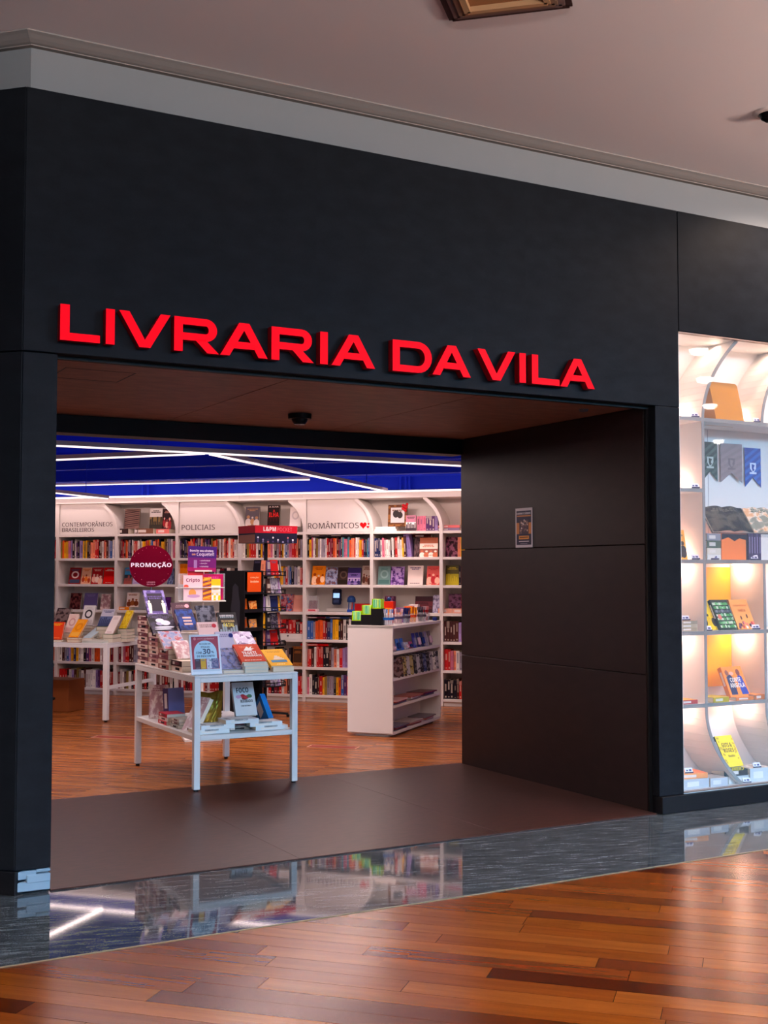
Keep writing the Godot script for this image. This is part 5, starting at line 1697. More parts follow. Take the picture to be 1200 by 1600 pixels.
	# lower shelves: flat magazines
	for r in 2:
		for k in 9:
			var lv := k % 3
			var cc := 0.22 + (k / 3) * 0.36
			st = mb()
			box(st, Vector3(0, 0.006, 0), Vector3(0.3, 0.011, 0.17), Basis(), Color.WHITE, 0.001)
			var c1: String = ["4c2428", "a89890", "6c2c2c", "c8c0c0", "5c5468", "a86050", "8c4038", "74686c", "d0a098"][(k * 2 + r * 4) % 9]
			o = part("magazine", st, mat(c1, 0.25), self)
			o.transform = Transform3D(Basis(w, Vector3.UP, u) * Basis(Vector3.UP, deg_to_rad(rng.randf_range(-5, 5))), W.call(-0.1 + 0.012 * lv, [0.046, 0.263][r] + lv * 0.0125, cc))
			tag(o, "%s magazine of the %s pile on the %s shelf of the white unit" % [["lowest", "middle", "top"][lv], ["front", "middle", "far"][k / 3], ["bottom", "fourth"][r]], "magazine", "flat magazines in the white unit")

# ---------------------------------------------------------------- lit display window right of the entrance
func display_window() -> void:
	var x0 := 3.592
	var x1 := 5.4
	var zb := -0.31
	var o := thing("display_case", "white lit display case with curved dividers behind the window glass", "display case", Vector3.ZERO)
	var st := mb()
	box(st, Vector3((x0 + x1) / 2.0, 1.43, zb - 0.006), Vector3(x1 - x0, 2.67, 0.012))
	part("back_panel", st, M.white, o)
	for x in [x0 + 0.006, x1 - 0.006]:
		st = mb()
		box(st, Vector3(x, 1.43, -0.165), Vector3(0.012, 2.67, 0.3))
		part("side_panel", st, M.white, o)
	st = mb()
	box(st, Vector3((x0 + x1) / 2.0, 2.772, -0.17), Vector3(x1 - x0, 0.018, 0.3))
	part("top_panel", st, M.white, o)
	st = mb()
	box(st, Vector3((x0 + x1) / 2.0, 0.1, -0.155), Vector3(x1 - x0, 0.014, 0.3))
	part("bottom_panel", st, M.white, o)
	# dividers: straight in the middle, curving to the right at the foot and at the head
	var gap := [0.0, 0.485, 0.97]
	var fm := mat("8a8480", 0.45)  # shade of the unlit front edges put into the colour; also the joint line
	for i in 3:
		var path := []
		for k in 11:
			var t := k / 10.0
			path.append(Vector2(0.275 * pow(1.0 - t, 1.9), 0.107 + 0.44 * t))
		for k in 13:
			var t := k / 12.0
			path.append(Vector2(0.285 * pow(t, 2.0), 2.26 + 0.503 * t))
		st = mb()
		var fr := mb()
		var bx: float = 3.803 + gap[i]
		for k in path.size() - 1:
			var a: Vector2 = path[k] + Vector2(bx, 0)
			var b: Vector2 = path[k + 1] + Vector2(bx, 0)
			var runs := [[a, b]]
			if i == 1 and b.y - a.y > 1.0:        # the picture book compartment runs on past this divider
				runs = [[a, Vector2(bx, 1.416)], [Vector2(bx, 2.278), b]]
			for q2 in runs:
				if q2[1].y - q2[0].y < 0.001:
					continue
				var n: Vector2 = (q2[1] - q2[0]).orthogonal().normalized() * 0.0105
				var q := [q2[0] - n, q2[1] - n, q2[1] + n, q2[0] + n]
				extrude(st, q, zb, -0.036)
				extrude(fr, q, -0.036, -0.034)
		var d := part("divider", st, M.white, o)
		part("shaded_divider_edge", fr, fm, d)
	var shelf := func(a: float, b: float, y: float) -> void:
		var s := mb()
		box(s, Vector3((a + b) / 2.0, y, -0.172), Vector3(b - a, 0.022, 0.272))
		var p := part("shelf", s, M.white, o)
		s = mb()
		box(s, Vector3((a + b) / 2.0, y, -0.035), Vector3(b - a, 0.0222, 0.003))
		part("shaded_shelf_edge", s, fm, p)
	for y in [2.267, 1.427, 1.007, 0.586]:
		shelf.call(x0 + 0.012, 3.793, y)
		if y > 1.2:
			shelf.call(3.813, 4.763, y)
			shelf.call(4.783, x1 - 0.012, y)
			continue
		shelf.call(3.813, 4.278, y)
		shelf.call(4.298, 4.763, y)
		shelf.call(4.783, x1 - 0.012, y)
	shelf.call(x0 + 0.012, 3.793, 1.846)
	# yellow panels on the back of two compartments, and one pinkish joint line
	for q in [[1.07, 1.395], [0.66, 0.975]]:
		st = mb()
		box(st, Vector3(4.045, (q[0] + q[1]) / 2.0, zb + 0.004), Vector3(0.46, q[1] - q[0], 0.006))
		part("yellow_panel", st, mat("f0a800", 0.5), o)
	st = mb()
	box(st, Vector3(4.105, 1.85, zb + 0.0006), Vector3(0.003, 0.8, 0.001))
	box(st, Vector3(4.05, 2.52, zb + 0.0006), Vector3(0.003, 0.49, 0.001))
	part("panel_joint", st, fm, o)
	# small lamps: at the foot of the upper compartments, at the head of the lower ones
	var spots := [[3.765, 2.30, 0], [4.25, 2.30, 0], [3.765, 1.878, 0], [3.765, 1.46, 0], [3.76, 1.398, 1], [4.24, 1.398, 1], [3.76, 0.978, 1], [4.235, 0.978, 1], [3.76, 0.558, 1], [4.235, 0.558, 1], [4.7, 1.398, 1], [4.7, 0.978, 1], [4.7, 0.558, 1], [4.72, 2.30, 0], [4.2, 1.46, 0]]
	for q in spots:
		st = mb()
		var up: bool = q[2] == 0
		var yy: float = q[1] + (-0.014 if up else 0.012)
		box(st, Vector3(q[0], yy, -0.2), Vector3(0.03, 0.008, 0.08), Basis(), Color.WHITE, 0.002)
		part("lamp_strip", st, M.lamp, o)
		var l := OmniLight3D.new()
		l.name = "lamp_strip_light"
		l.light_color = Color("ffccb6")
		l.light_energy = 0.035
		l.light_size = 0.02
		l.omni_range = 12.0
		l.omni_attenuation = 2.0
		l.shadow_enabled = true
		add_child(l, true)
		l.position = Vector3(q[0], yy + (0.03 if up else -0.03), -0.2)
	area("unseen_case_top_light", Vector3(4.2, 2.745, -0.16), Basis(Vector3.RIGHT, -PI / 2), Vector2(1.0, 0.05), "ffe0cc", 0.2)  # unseen lamp, no fixture built; lights the upper compartments of the case
	# glass
	st = mb()
	box(st, Vector3((x0 + x1) / 2.0, 1.437, -0.012), Vector3(x1 - x0, 2.66, 0.006))
	var gl := part("window_1", st, M.glass, self)
	gl.set_meta("kind", "structure")
	st = mb()
	box(st, Vector3((x0 + x1) / 2.0, 2.764, -0.016), Vector3(x1 - x0, 0.007, 0.03))
	box(st, Vector3((x0 + x1) / 2.0, 0.104, -0.016), Vector3(x1 - x0, 0.007, 0.03))
	part("window_frame", st, mat("8c7468", 0.4, 0.4), gl)
	# ---- goods
	o = thing("display_board", "leaning yellow rounded board on the top shelf of the lit window", "board", Vector3(4.051, 2.279, -0.06), tilt_basis(0, 14))
	st = mb()
	var rr := []
	for q in [[0.1155, 0.0, 0], [0.1155, 0.225, 1], [-0.1155, 0.245, 0], [-0.1155, 0.0, 0]]:
		if q[2] == 1:
			for k in 7:
				var a := PI / 2.0 * k / 6.0
				rr.append(Vector2(0.0955 + 0.02 * cos(a), 0.225 + 0.02 * sin(a)))
		else:
			rr.append(Vector2(q[0], q[1]))
	extrude(st, rr, -0.1, 0.0)
	part("board", st, mat("b07000", 0.5), o)
	var W := func(label: String, x: float, y: float, z: float, w: float, h: float, t: float, tl: float, uv: Rect2, e: String, yaw := 0.0) -> Node3D:
		return book(label, Vector3(x, y, z), tilt_basis(yaw, tl), w, h, t, uv, e)
	var b: Node3D = W.call("green book showing rows of bookshelves, in the lit window", 4.026, 1.021, -0.06, 0.151, 0.2, 0.02, 28.0, uv_plain("1c3020"), "1c2c20")
	st = mb()
	for r in 7:
		var x := -0.066
		while x < 0.06:
			var w := rng.randf_range(0.008, 0.016)
			extrude(st, rect(x, 0.014 + r * 0.025, minf(x + w - 0.0015, 0.067), 0.014 + r * 0.025 + rng.randf_range(0.014, 0.02)), 0.0003, 0.001, Transform3D(), lin(["4ca050", "8cc890", "3c8448", "c8d8b8", "64b068"][rng.randi() % 5] if r != 4 else ["606870", "808890", "505860"][rng.randi() % 3]))
			x += w
	extrude(st, ellipse(-0.045, 0.085, 0.014, 0.018, 12), 0.0005, 0.0016, Transform3D(), lin("e07060"))
	part("cover_print", st, M.vc, b)
	b = W.call("orange book with a small crowd at its foot, in the lit window", 4.163, 1.021, -0.055, 0.148, 0.195, 0.02, 25.0, uv_plain("f0a050"), "e89848")
	st = mb()
	for k in 16:
		extrude(st, ellipse(rng.randf_range(-0.06, 0.066), 0.012 + rng.randf() * 0.03, 0.009, 0.012, 8), 0.0003, 0.0008 + k * 0.00003, Transform3D(), lin(["b83c38", "f0d8d0", "7c3450", "e07860", "503040"][k % 5]))
	for q in [[-0.02, 0.075], [0.03, 0.085]]:
		extrude(st, ellipse(q[0], q[1], 0.006, 0.014, 10), 0.0003, 0.001, Transform3D(), lin("5c2818"))
	part("cover_print", st, M.vc, b)
	var om := mat("d87030", 0.5)
	lettering(b, "A EXTRAORDINÁRIA", Vector3(-0.055, 0.15, 0), Basis(), 0.11, 0.014, om, false)
	lettering(b, "FAMÍLIA", Vector3(-0.025, 0.115, 0), Basis(), 0.06, 0.02, om, true)
	W.call("bright yellow book left of the green book in the lit window", 3.91, 1.021, -0.085, 0.113, 0.195, 0.02, 28.0, cov("f", "f8cc00", "403018", "e8b800"), "f0c000")
	b = W.call("orange book with two blue robed figures, leaning in the lit window", 4.131, 0.615, -0.085, 0.163, 0.195, 0.032, 26.0, uv_plain("f08c38"), "e88430")
	st = mb()
	extrude(st, [Vector2(-0.065, 0.015), Vector2(-0.015, 0.015), Vector2(-0.008, 0.12), Vector2(-0.03, 0.145), Vector2(-0.062, 0.13)], 0.0003, 0.0009, Transform3D(), lin("283058"))
	extrude(st, [Vector2(0.02, 0.015), Vector2(0.075, 0.015), Vector2(0.06, 0.13), Vector2(0.035, 0.14), Vector2(0.016, 0.11)], 0.0003, 0.0009, Transform3D(), lin("28389c"))
	extrude(st, ellipse(-0.05, 0.155, 0.014, 0.019, 12), 0.0004, 0.001, Transform3D(), lin("8c5440"))
	extrude(st, ellipse(0.04, 0.155, 0.016, 0.022, 12), 0.0004, 0.001, Transform3D(), lin("7c3c30"))
	extrude(st, ellipse(-0.015, 0.15, 0.018, 0.012, 12), 0.0004, 0.001, Transform3D(), lin("f0a890"))
	part("cover_print", st, M.vc, b)
	var wm := mat("f4e8dc", 0.5)
	lettering(b, "CONTE", Vector3(-0.042, 0.095, 0.0006), Basis(), 0.085, 0.028, wm, true)
	lettering(b, "ANGOLA", Vector3(-0.055, 0.06, 0.0006), Basis(), 0.118, 0.028, wm, true)
	b = W.call("yellow book with dark decorative title leaning at the bottom of the window", 4.092, 0.2, -0.1, 0.136, 0.2, 0.025, 31.0, uv_plain("f0d020"), "38341c")
	lettering(b, "GUTS &", Vector3(-0.04, 0.125, 0), Basis(), 0.08, 0.028, mat("6c5c10", 0.5), true)
	lettering(b, "ROSES", Vector3(-0.04, 0.092, 0), Basis(), 0.08, 0.026, mat("6c5c10", 0.5), true)
	lettering(b, "Natália", Vector3(-0.02, 0.062, 0), Basis(), 0.05, 0.014, mat("6c5c10", 0.5), false, "author_line")
	st = mb()
	for k in 26:
		var sx := -1.0 if k % 2 else 1.0
		extrude(st, ellipse(sx * rng.randf_range(0.045, 0.062), rng.randf_range(0.008, 0.192), 0.005, 0.007, 7), 0.0003, 0.0008, Transform3D(), lin("b89c18"))
	part("border_print", st, M.vc, b)
	# books lying in the window
	var F := func(label: String, x: float, y: float, z: float, w: float, h: float, t: float, e: String, cv: Rect2, yaw := 90.0) -> Node3D:
		return flat_book(label, Vector3(x, y, z), yaw, h, w, t, cv, e)
	b = F.call("black book with yellow spine lettering under the yellow decorative book", 4.07, 0.152, -0.13, 0.17, 0.13, 0.038, "201c14", uv_plain("282018"), 82.0)
	lettering(b, "CRIME", Vector3(-0.0665, 0.03, -0.006), Basis(Vector3(0, 1, 0), Vector3(0, 0, 1), Vector3(1, 0, 0)), 0.09, 0.02, mat("d8c020", 0.5), true)
	F.call("thick white volume under the black book with yellow spine lettering", 4.1, 0.108, -0.135, 0.2, 0.14, 0.042, "c8c4c0", uv_plain("c0bcb8"))
	F.call("thick white book at the bottom right of the visible window", 4.25, 0.108, -0.11, 0.16, 0.13, 0.08, "c4c4c4", cov("n", "c8c0b8", "9c9488", "e0dcd4"), 84.0)
	F.call("orange book lying on a white volume at the bottom left of the window", 3.73, 0.165, -0.13, 0.19, 0.15, 0.03, "e8904c", cov("h", "f0a468", "f09c5c", "e0703c"), 78.0)
	F.call("thick white volume under the orange book at the bottom left", 3.725, 0.108, -0.12, 0.2, 0.15, 0.056, "b8b8bc", uv_plain("c8c8c8"))
	F.call("white volume lying at the foot of the curved divider", 3.9, 0.108, -0.1, 0.13, 0.13, 0.05, "b8b8bc", uv_plain("b4aca4"), 86.0)
	for k in 3:
		F.call("%s cream book of the pile in the narrow left window column" % ["lowest", "middle", "topmost"][k], 3.695, 1.0195 + k * 0.0205, -0.13, 0.13, 0.15, 0.02, ["a89478", "b8a488", "9c8c74"][k], uv_plain("d8a060"))
	F.call("red and yellow book lying low in the narrow left window column", 3.68, 0.598, -0.12, 0.13, 0.15, 0.024, "a83c38", uv_plain("e8a040"))
	F.call("olive yellow book lying left of the orange figure book", 3.915, 0.598, -0.1, 0.125, 0.14, 0.03, "b8a020", uv_plain("d8c040"))
	F.call("orange brown book lying under the orange figure book", 4.13, 0.598, -0.12, 0.16, 0.15, 0.02, "c06c28", uv_plain("d88838"))
	F.call("second orange brown book lying right of the orange figure book", 4.235, 0.598, -0.085, 0.08, 0.1, 0.03, "b05c20", uv_plain("e09040"))
	var sk := [["white", "e0dcd4", 0.03], ["cream", "d8d0c0", 0.038], ["dark green", "505c4c", 0.044], ["grey", "8c8c94", 0.04]]
	var yy := 1.4385
	for k in 4:
		F.call("%s book in the pile left of the amber box" % sk[k][0], 3.895, yy, -0.12, 0.11, 0.14, sk[k][2], sk[k][1], uv_plain(sk[k][1]))
		yy += sk[k][2] + 0.0008
	# plain amber box in place of a printed portrait
	o = thing("amber_box", "glossy amber box with a dark top edge in the lit window", "box", Vector3(4.07, 1.4385, -0.06))
	st = mb()
	box(st, Vector3(0, 0.0785, -0.06), Vector3(0.21, 0.157, 0.12), Basis(), Color.WHITE, 0.002)
	part("carton", st, mat("e87c38", 0.35), o)
	st = mb()
	extrude(st, [Vector2(-0.104, 0.156), Vector2(-0.104, 0.12), Vector2(-0.05, 0.135), Vector2(0.0, 0.112), Vector2(0.04, 0.13), Vector2(0.104, 0.118), Vector2(0.104, 0.156)], 0.0002, 0.0012)
	extrude(st, rect(0.094, 0.0, 0.104, 0.12), 0.0002, 0.0012)
	part("dark_print", st, mat("241c28", 0.4), o)
	# violet set of spines
	for k in 5:
		st = mb()
		box(st, Vector3(0, 0.08, -0.06), Vector3(0.021, 0.16, 0.12), Basis(), Color.WHITE, 0.0015)
		var v := thing("book", "violet spine of the boxed set right of the amber box, %s from left" % ORD[k], "book", Vector3(4.19 + k * 0.0215, 1.4385, -0.055), Basis(), "violet boxed set")
		part("cover", st, mat(["3c3450", "443858", "382c4c", "483c60", "3c3050"][k], 0.4), v)
		st = mb()
		box(st, Vector3(0, 0.09, 0.0003), Vector3(0.008, 0.1, 0.001))
		part("spine_print", st, mat("7c7094", 0.4), v)
	# open picture books
	for q in [[4.09, 0.33, "open picture book with dark forest pages above the amber box", "282420", "706858", "1c1c20"], [4.385, 0.24, "open picture book with a pale hill landscape at the right edge", "d8c8b8", "2c4038", "c89468"]]:
		o = thing("open_book", q[2], "book", Vector3(q[0], 1.602, -0.09), tilt_basis(0, 34))
		st = mb()
		var uv := cov("n", q[3], q[4], q[5])
		var n := 16
		var hw: float = q[1] / 2.0
		var hh := 0.185
		for i in n:
			var ua := -1.0 + 2.0 * i / n
			var ub := -1.0 + 2.0 * (i + 1) / n
			var fz := func(u: float) -> float: return 0.012 + 0.014 * sin(PI * minf(absf(u) * 1.3, 1.0)) - 0.004 * absf(u)
			var p := [Vector3(ua * hw, 0, fz.call(ua)), Vector3(ub * hw, 0, fz.call(ub)), Vector3(ub * hw, hh, fz.call(ub)), Vector3(ua * hw, hh, fz.call(ua))]
			var us := [Vector2(lerpf(uv.position.x, uv.end.x, (ua + 1) / 2), uv.end.y), Vector2(lerpf(uv.position.x, uv.end.x, (ub + 1) / 2), uv.end.y), Vector2(lerpf(uv.position.x, uv.end.x, (ub + 1) / 2), uv.position.y), Vector2(lerpf(uv.position.x, uv.end.x, (ua + 1) / 2), uv.position.y)]
			face(st, p, Vector3.BACK, Color.WHITE, us)
		part("pages", st, M.cover, o)
		st = mb()
		for i in n:
			var ua := -1.0 + 2.0 * i / n
			var ub := -1.0 + 2.0 * (i + 1) / n
			var fz := func(u: float) -> float: return 0.0118 + 0.014 * sin(PI * minf(absf(u) * 1.3, 1.0)) - 0.004 * absf(u)
			for yq in [0.0, hh]:
				face(st, [Vector3(ua * hw, yq, 0), Vector3(ub * hw, yq, 0), Vector3(ub * hw, yq, fz.call(ub)), Vector3(ua * hw, yq, fz.call(ua))], Vector3(0, yq - 0.05, 0))
		for s in [-1.0, 1.0]:
			face(st, [Vector3(s * hw, 0, 0), Vector3(s * hw, hh, 0), Vector3(s * hw, hh, 0.0078), Vector3(s * hw, 0, 0.0078)], Vector3(s, 0, 0))
		part("page_block", st, M.pages, o)
		st = mb()
		box(st, Vector3(0, hh / 2.0, -0.0015), Vector3(q[1] + 0.012, hh + 0.008, 0.003))
		part("cover", st, mat("3c3438", 0.5), o)
		st = mb()
		box(st, Vector3(0, 0.06, -0.03), Vector3(q[1] * 0.7, 0.1, 0.05))
		part("stand", st, M.clear, o)
	# striped pennants on the back of the upper compartment
	for q in [[4.112, 2.175, zb + 0.012, 0.0, 0.125, 0.245, "38443c", "4c5c50", "a8b4ac", "dark green striped pennant at the left, in the lit window"], [4.285, 2.172, zb + 0.02, -3.0, 0.175, 0.245, "8c7c7c", "847474", "6c6060", "grey plain pennant in the middle, in the lit window"], [4.478, 2.155, zb + 0.012, 0.0, 0.14, 0.25, "1c3c88", "2c5cac", "c8d0e4", "blue striped pennant at the right, in the lit window"]]:
		var bs := Basis(Vector3.UP, deg_to_rad(q[3]))
		o = thing("pennant", q[9], "pennant", Vector3(q[0], q[1], q[2]), bs)
		var hw: float = q[4] / 2.0
		var hh: float = q[5]
		var shape := [Vector2(-hw, 0), Vector2(hw, 0), Vector2(hw, -hh), Vector2(0, -hh * 0.75), Vector2(-hw, -hh)]
		st = mb()
		extrude(st, shape, -0.002, 0.0)
		part("cloth", st, mat(q[6], 0.85), o)
		st = mb()
		for k in 6:
			var y := 0.0 - k * 0.045
			for piece in Geometry2D.intersect_polygons(PackedVector2Array([Vector2(-hw, y - 0.06), Vector2(hw, y + 0.03), Vector2(hw, y + 0.008), Vector2(-hw, y - 0.082)]), PackedVector2Array(shape)):
				extrude(st, Array(piece), 0.0002, 0.0008)
		part("stripes", st, mat(q[7], 0.85), o)
		st = mb()
		var cy := -hh * 0.5
		extrude(st, [Vector2(-0.026, cy + 0.03), Vector2(0.026, cy + 0.03), Vector2(0.026, cy - 0.005), Vector2(0.0, cy - 0.038), Vector2(-0.026, cy - 0.005)], 0.0009, 0.0018)
		extrude(st, [Vector2(-0.03, cy - 0.03), Vector2(0.03, cy - 0.03), Vector2(0.03, cy - 0.042), Vector2(-0.03, cy - 0.042)], 0.0009, 0.0016)
		var cr := part("crest", st, mat(q[8], 0.8), o)
		st = mb()
		extrude(st, [Vector2(-0.012, cy + 0.022), Vector2(0.014, cy + 0.016), Vector2(0.004, cy - 0.004), Vector2(0.013, cy - 0.016), Vector2(-0.004, cy - 0.024), Vector2(-0.012, cy - 0.004)], 0.0019, 0.0025)
		part("crest_print", st, mat(q[6], 0.8), cr)
	# left column things
	o = thing("figurine", "small dark figurine in the narrow left window column", "figurine", Vector3(3.645, 1.858, -0.1))
	st = mb()
	lathe(st, [Vector2(0, 0), Vector2(0.02, 0.0), Vector2(0.022, 0.01), Vector2(0.014, 0.02), Vector2(0.018, 0.045), Vector2(0.012, 0.07), Vector2(0.008, 0.076), Vector2(0.015, 0.09), Vector2(0.016, 0.105), Vector2(0.008, 0.118), Vector2(0, 0.12)], 14)
	part("body", st, mat("40281c", 0.4), o)
	st = mb()
	lathe(st, [Vector2(0.0185, 0.04), Vector2(0.02, 0.046), Vector2(0.0185, 0.052)], 14)
	part("sash", st, mat("c86028", 0.4), o)
	W.call("orange book with dark figures in the narrow left window column", 3.66, 1.439, -0.09, 0.11, 0.18, 0.02, 14.0, cov("f", "f0a030", "302018", "503820"), "e09828", -12.0)
	W.call("thin yellow book behind the orange book at the bottom left", 3.655, 0.197, -0.2, 0.1, 0.12, 0.015, 12.0, uv_plain("f0c030"), "e0b020")
	# price tags
	var tags := [[3.755, 2.279, "upper left"], [4.262, 2.279, "upper right"], [3.75, 1.858, "left column, upper"], [3.745, 1.4388, "left column, middle"], [3.895, 1.4388, "below the pile beside the amber box"], [4.222, 1.4388, "in front of the violet set"], [3.69, 1.0815, "on the cream pile"], [3.835, 1.0188, "left of the yellow book"], [4.225, 1.0188, "right of the orange crowd book"], [3.7, 0.1955, "on the orange flat book"], [3.785, 0.166, "on the edge of the orange flat book"], [3.93, 0.1085, "at the foot of the curved divider"], [4.13, 0.1085, "below the black spine"], [4.23, 0.1885, "on the thick white book"]]
	for q in tags:
		var fz := -0.045
		if q[1] == 1.0815 or q[1] == 0.1955:
			fz = -0.075
		elif q[1] == 0.166 or q[1] == 0.1885:
			fz = -0.06
		o = thing("price_tag", "small price tag in the lit window, " + q[2], "price tag", Vector3(q[0], q[1], fz), tilt_basis(-12, 24))
		st = mb()
		box(st, Vector3(0, 0.016, 0), Vector3(0.05, 0.03, 0.002))
		part("card", st, mat("e4e0e8", 0.4), o)
		st = mb()
		box(st, Vector3(0, 0.003, 0.003), Vector3(0.052, 0.006, 0.008))
		part("holder", st, mat("30284c", 0.4), o)
		st = mb()
		extrude(st, rect(-0.018, 0.012, -0.004, 0.02), 0.0011, 0.0016)
		extrude(st, rect(0.001, 0.011, 0.018, 0.022), 0.0011, 0.0016)
		part("price_print", st, mat("504878", 0.5), o)

# ---------------------------------------------------------------- small things
func small_things() -> void:
	# the dark mat in the passage, in three lengths
	var o := thing("entrance_mat", "dark brown mat filling the floor of the entrance passage", "mat", Vector3.ZERO)
	for q in [[0.001, 1.17], [1.1712, 2.32], [2.3212, 3.388]]:
		var st := mb()
		box(st, Vector3((q[0] + q[1]) / 2.0, 0.003, -1.035), Vector3(q[1] - q[0], 0.006, 2.066), Basis(), Color.WHITE, 0.0008)
		part("mat_strip", st, M.mat, o)
	# lines of light
	var seen := ["long white line of light parallel to the shop front, under the blue ceiling", "white line of light running to the left from the long line", "white line of light running right towards the ROMÂNTICOS sign", "white line of light running parallel to the bookcases", "short white line of light ending at the bookcases, upper left"]
	var i := 0
	for s in led_lines():
		o = thing("light_line", seen[i], "light", Vector3.ZERO, Basis(), "lines of light in the shop")
		var st := mb()
		bar(st, s[0] + Vector3(0, 0.018, 0), s[1] + Vector3(0, 0.018, 0), 0.05, 0.03)
		part("channel", st, mat("b8b0c0", 0.4), o)
		st = mb()
		bar(st, s[0], s[1], 0.03, 0.012)
		part("light_diffuser", st, M.led, o)
		for k in 3:
			st = mb()
			var p: Vector3 = s[0].lerp(s[1], 0.15 + 0.35 * k)
			tube(st, p + Vector3(0, 0.03, 0), p + Vector3(0, 0.86, 0), 0.004, 6)
			part("hanger", st, M.blue, o)
		i += 1
	o = thing("light_line", "white line of light along the top of the bookcases", "light", wall(0.3, 2.206, -0.02), wall_basis(), "lines of light in the shop")
	var st := mb()
	box(st, Vector3(0, 0.004, 0.0), Vector3(8.0, 0.02, 0.03))
	part("channel", st, mat("b8b0c0", 0.4), o)
	st = mb()
	box(st, Vector3(0, 0.002, 0.018), Vector3(8.0, 0.016, 0.008))
	part("light_diffuser", st, M.led, o)
	# domes and detectors
	o = thing("smoke_detector", "black dome camera on the brown ceiling of the entrance passage", "camera", Vector3(1.78, 2.3195, -1.33))
	st = mb()
	lathe(st, [Vector2(0, -0.062), Vector2(0.035, -0.06), Vector2(0.045, -0.045), Vector2(0.05, -0.03), Vector2(0.07, -0.03), Vector2(0.072, 0.0), Vector2(0, 0.0)], 24)
	part("housing", st, M.black, o)
	st = mb()
	lathe(st, [Vector2(0, -0.066), Vector2(0.03, -0.064), Vector2(0.034, -0.0605), Vector2(0, -0.0605)], 20)
	part("lens", st, mat("505054", 0.15), o)
	o = thing("ceiling_sensor", "tiny grey round sensor on the passage ceiling near the right wall", "sensor", Vector3(3.15, 2.3195, -0.33))
	st = mb()
	lathe(st, [Vector2(0, -0.018), Vector2(0.022, -0.014), Vector2(0.03, 0.0), Vector2(0, 0)], 16)
	part("housing", st, mat("4c4c50", 0.4), o)
	o = thing("dome_camera", "round dark dome with a pale ring in the mall ceiling at the right edge", "camera", Vector3(3.43, 3.74, 0.87))
	st = mb()
	lathe(st, [Vector2(0.056, -0.003), Vector2(0.06, -0.012), Vector2(0.08, -0.01), Vector2(0.09, 0.0)], 28)
	part("ring", st, mat("b8a8a4", 0.4), o)
	st = mb()
	lathe(st, [Vector2(0, -0.05), Vector2(0.025, -0.046), Vector2(0.045, -0.032), Vector2(0.056, -0.01), Vector2(0.057, 0.0)], 24)
	part("dome", st, mat("0c0a0c", 0.06), o)
	# air diffuser in the mall ceiling
	var dv := Basis(Vector3.UP, deg_to_rad(-43.5))
	o = thing("air_diffuser", "square stepped brown air diffuser at the top edge of the mall ceiling", "air diffuser", Vector3(1.45, 3.74, 0.98), dv)
	for k in 4:
		st = mb()
		var a := 0.5 - k * 0.055
		var c := Vector3(0.23, 0, 0.27)
		for s in [-1.0, 1.0]:
			bar(st, c + Vector3(-a / 2.0, -0.006 - k * 0.004, s * a / 2.0), c + Vector3(a / 2.0, -0.006 - k * 0.004, s * a / 2.0), 0.026, 0.012 + 0.004 * k)
			bar(st, c + Vector3(s * a / 2.0, -0.006 - k * 0.004, -a / 2.0), c + Vector3(s * a / 2.0, -0.006 - k * 0.004, a / 2.0), 0.026, 0.012 + 0.004 * k)
		part("frame_ring", st, mat(["3c2420", "6c5450", "80604c", "a8805c"][k], 0.5), o)
	st = mb()
	box(st, Vector3(0.23, -0.004, 0.27), Vector3(0.34, 0.006, 0.34))
	part("core", st, mat("946440", 0.5), o)
	# ceiling lamps of the mall; the window glass mirrors them
	var places := [Vector3(7.776, 3.74, 4.199), Vector3(9.176, 3.74, 5.572), Vector3(10.909, 3.74, 7.277), Vector3(14.332, 3.74, 10.607)]
	for k in 4:
		o = thing("ceiling_lamp", "round recessed mall ceiling lamp mirrored in the window glass, %s from the window" % ORD[k], "lamp", places[k], Basis(), "mall ceiling lamps")
		st = mb()
		lathe(st, [Vector2(0.1, -0.002), Vector2(0.105, -0.012), Vector2(0.125, -0.006), Vector2(0.13, 0.0)], 28)
		part("rim", st, M.white, o)
		st = mb()
		lathe(st, [Vector2(0, -0.075), Vector2(0.05, -0.07), Vector2(0.085, -0.05), Vector2(0.1, -0.01)], 28)
		part("light_disc", st, glow("fff2e6", 40.0), o)
		var l := SpotLight3D.new()
		l.name = "ceiling_lamp_light"
		l.light_color = Color("ffe6d0")
		l.light_energy = 2.0
		l.light_size = 0.1
		l.spot_angle = 65.0
		l.spot_range = 25.0
		l.spot_attenuation = 2.0
		l.shadow_enabled = true
		add_child(l, true)
		l.transform = Transform3D(Basis(Vector3.RIGHT, -PI / 2), places[k] - Vector3(0, 0.09, 0))
	# unseen spot, placed to brighten the right end of the shop front
	o = thing("unseen_ceiling_spot", "unseen ceiling spot beyond the right edge, lighting the shop front", "lamp", Vector3(4.45, 3.74, 0.42))
	st = mb()
	lathe(st, [Vector2(0, -0.005), Vector2(0.06, -0.005), Vector2(0.075, -0.008), Vector2(0.08, 0.0)], 24)
	part("light_disc", st, M.lamp, o)
	var sl := SpotLight3D.new()
	sl.name = "unseen_ceiling_spot_light"
	sl.light_color = Color("ffe0cc")
	sl.light_energy = 4.6
	sl.light_size = 0.06
	sl.spot_angle = 82.0
	sl.spot_range = 20.0
	sl.spot_attenuation = 2.0
	sl.shadow_enabled = true
	add_child(sl, true)
	sl.transform = Transform3D(Basis(Vector3.RIGHT, -PI / 2), Vector3(4.45, 3.71, 0.42))
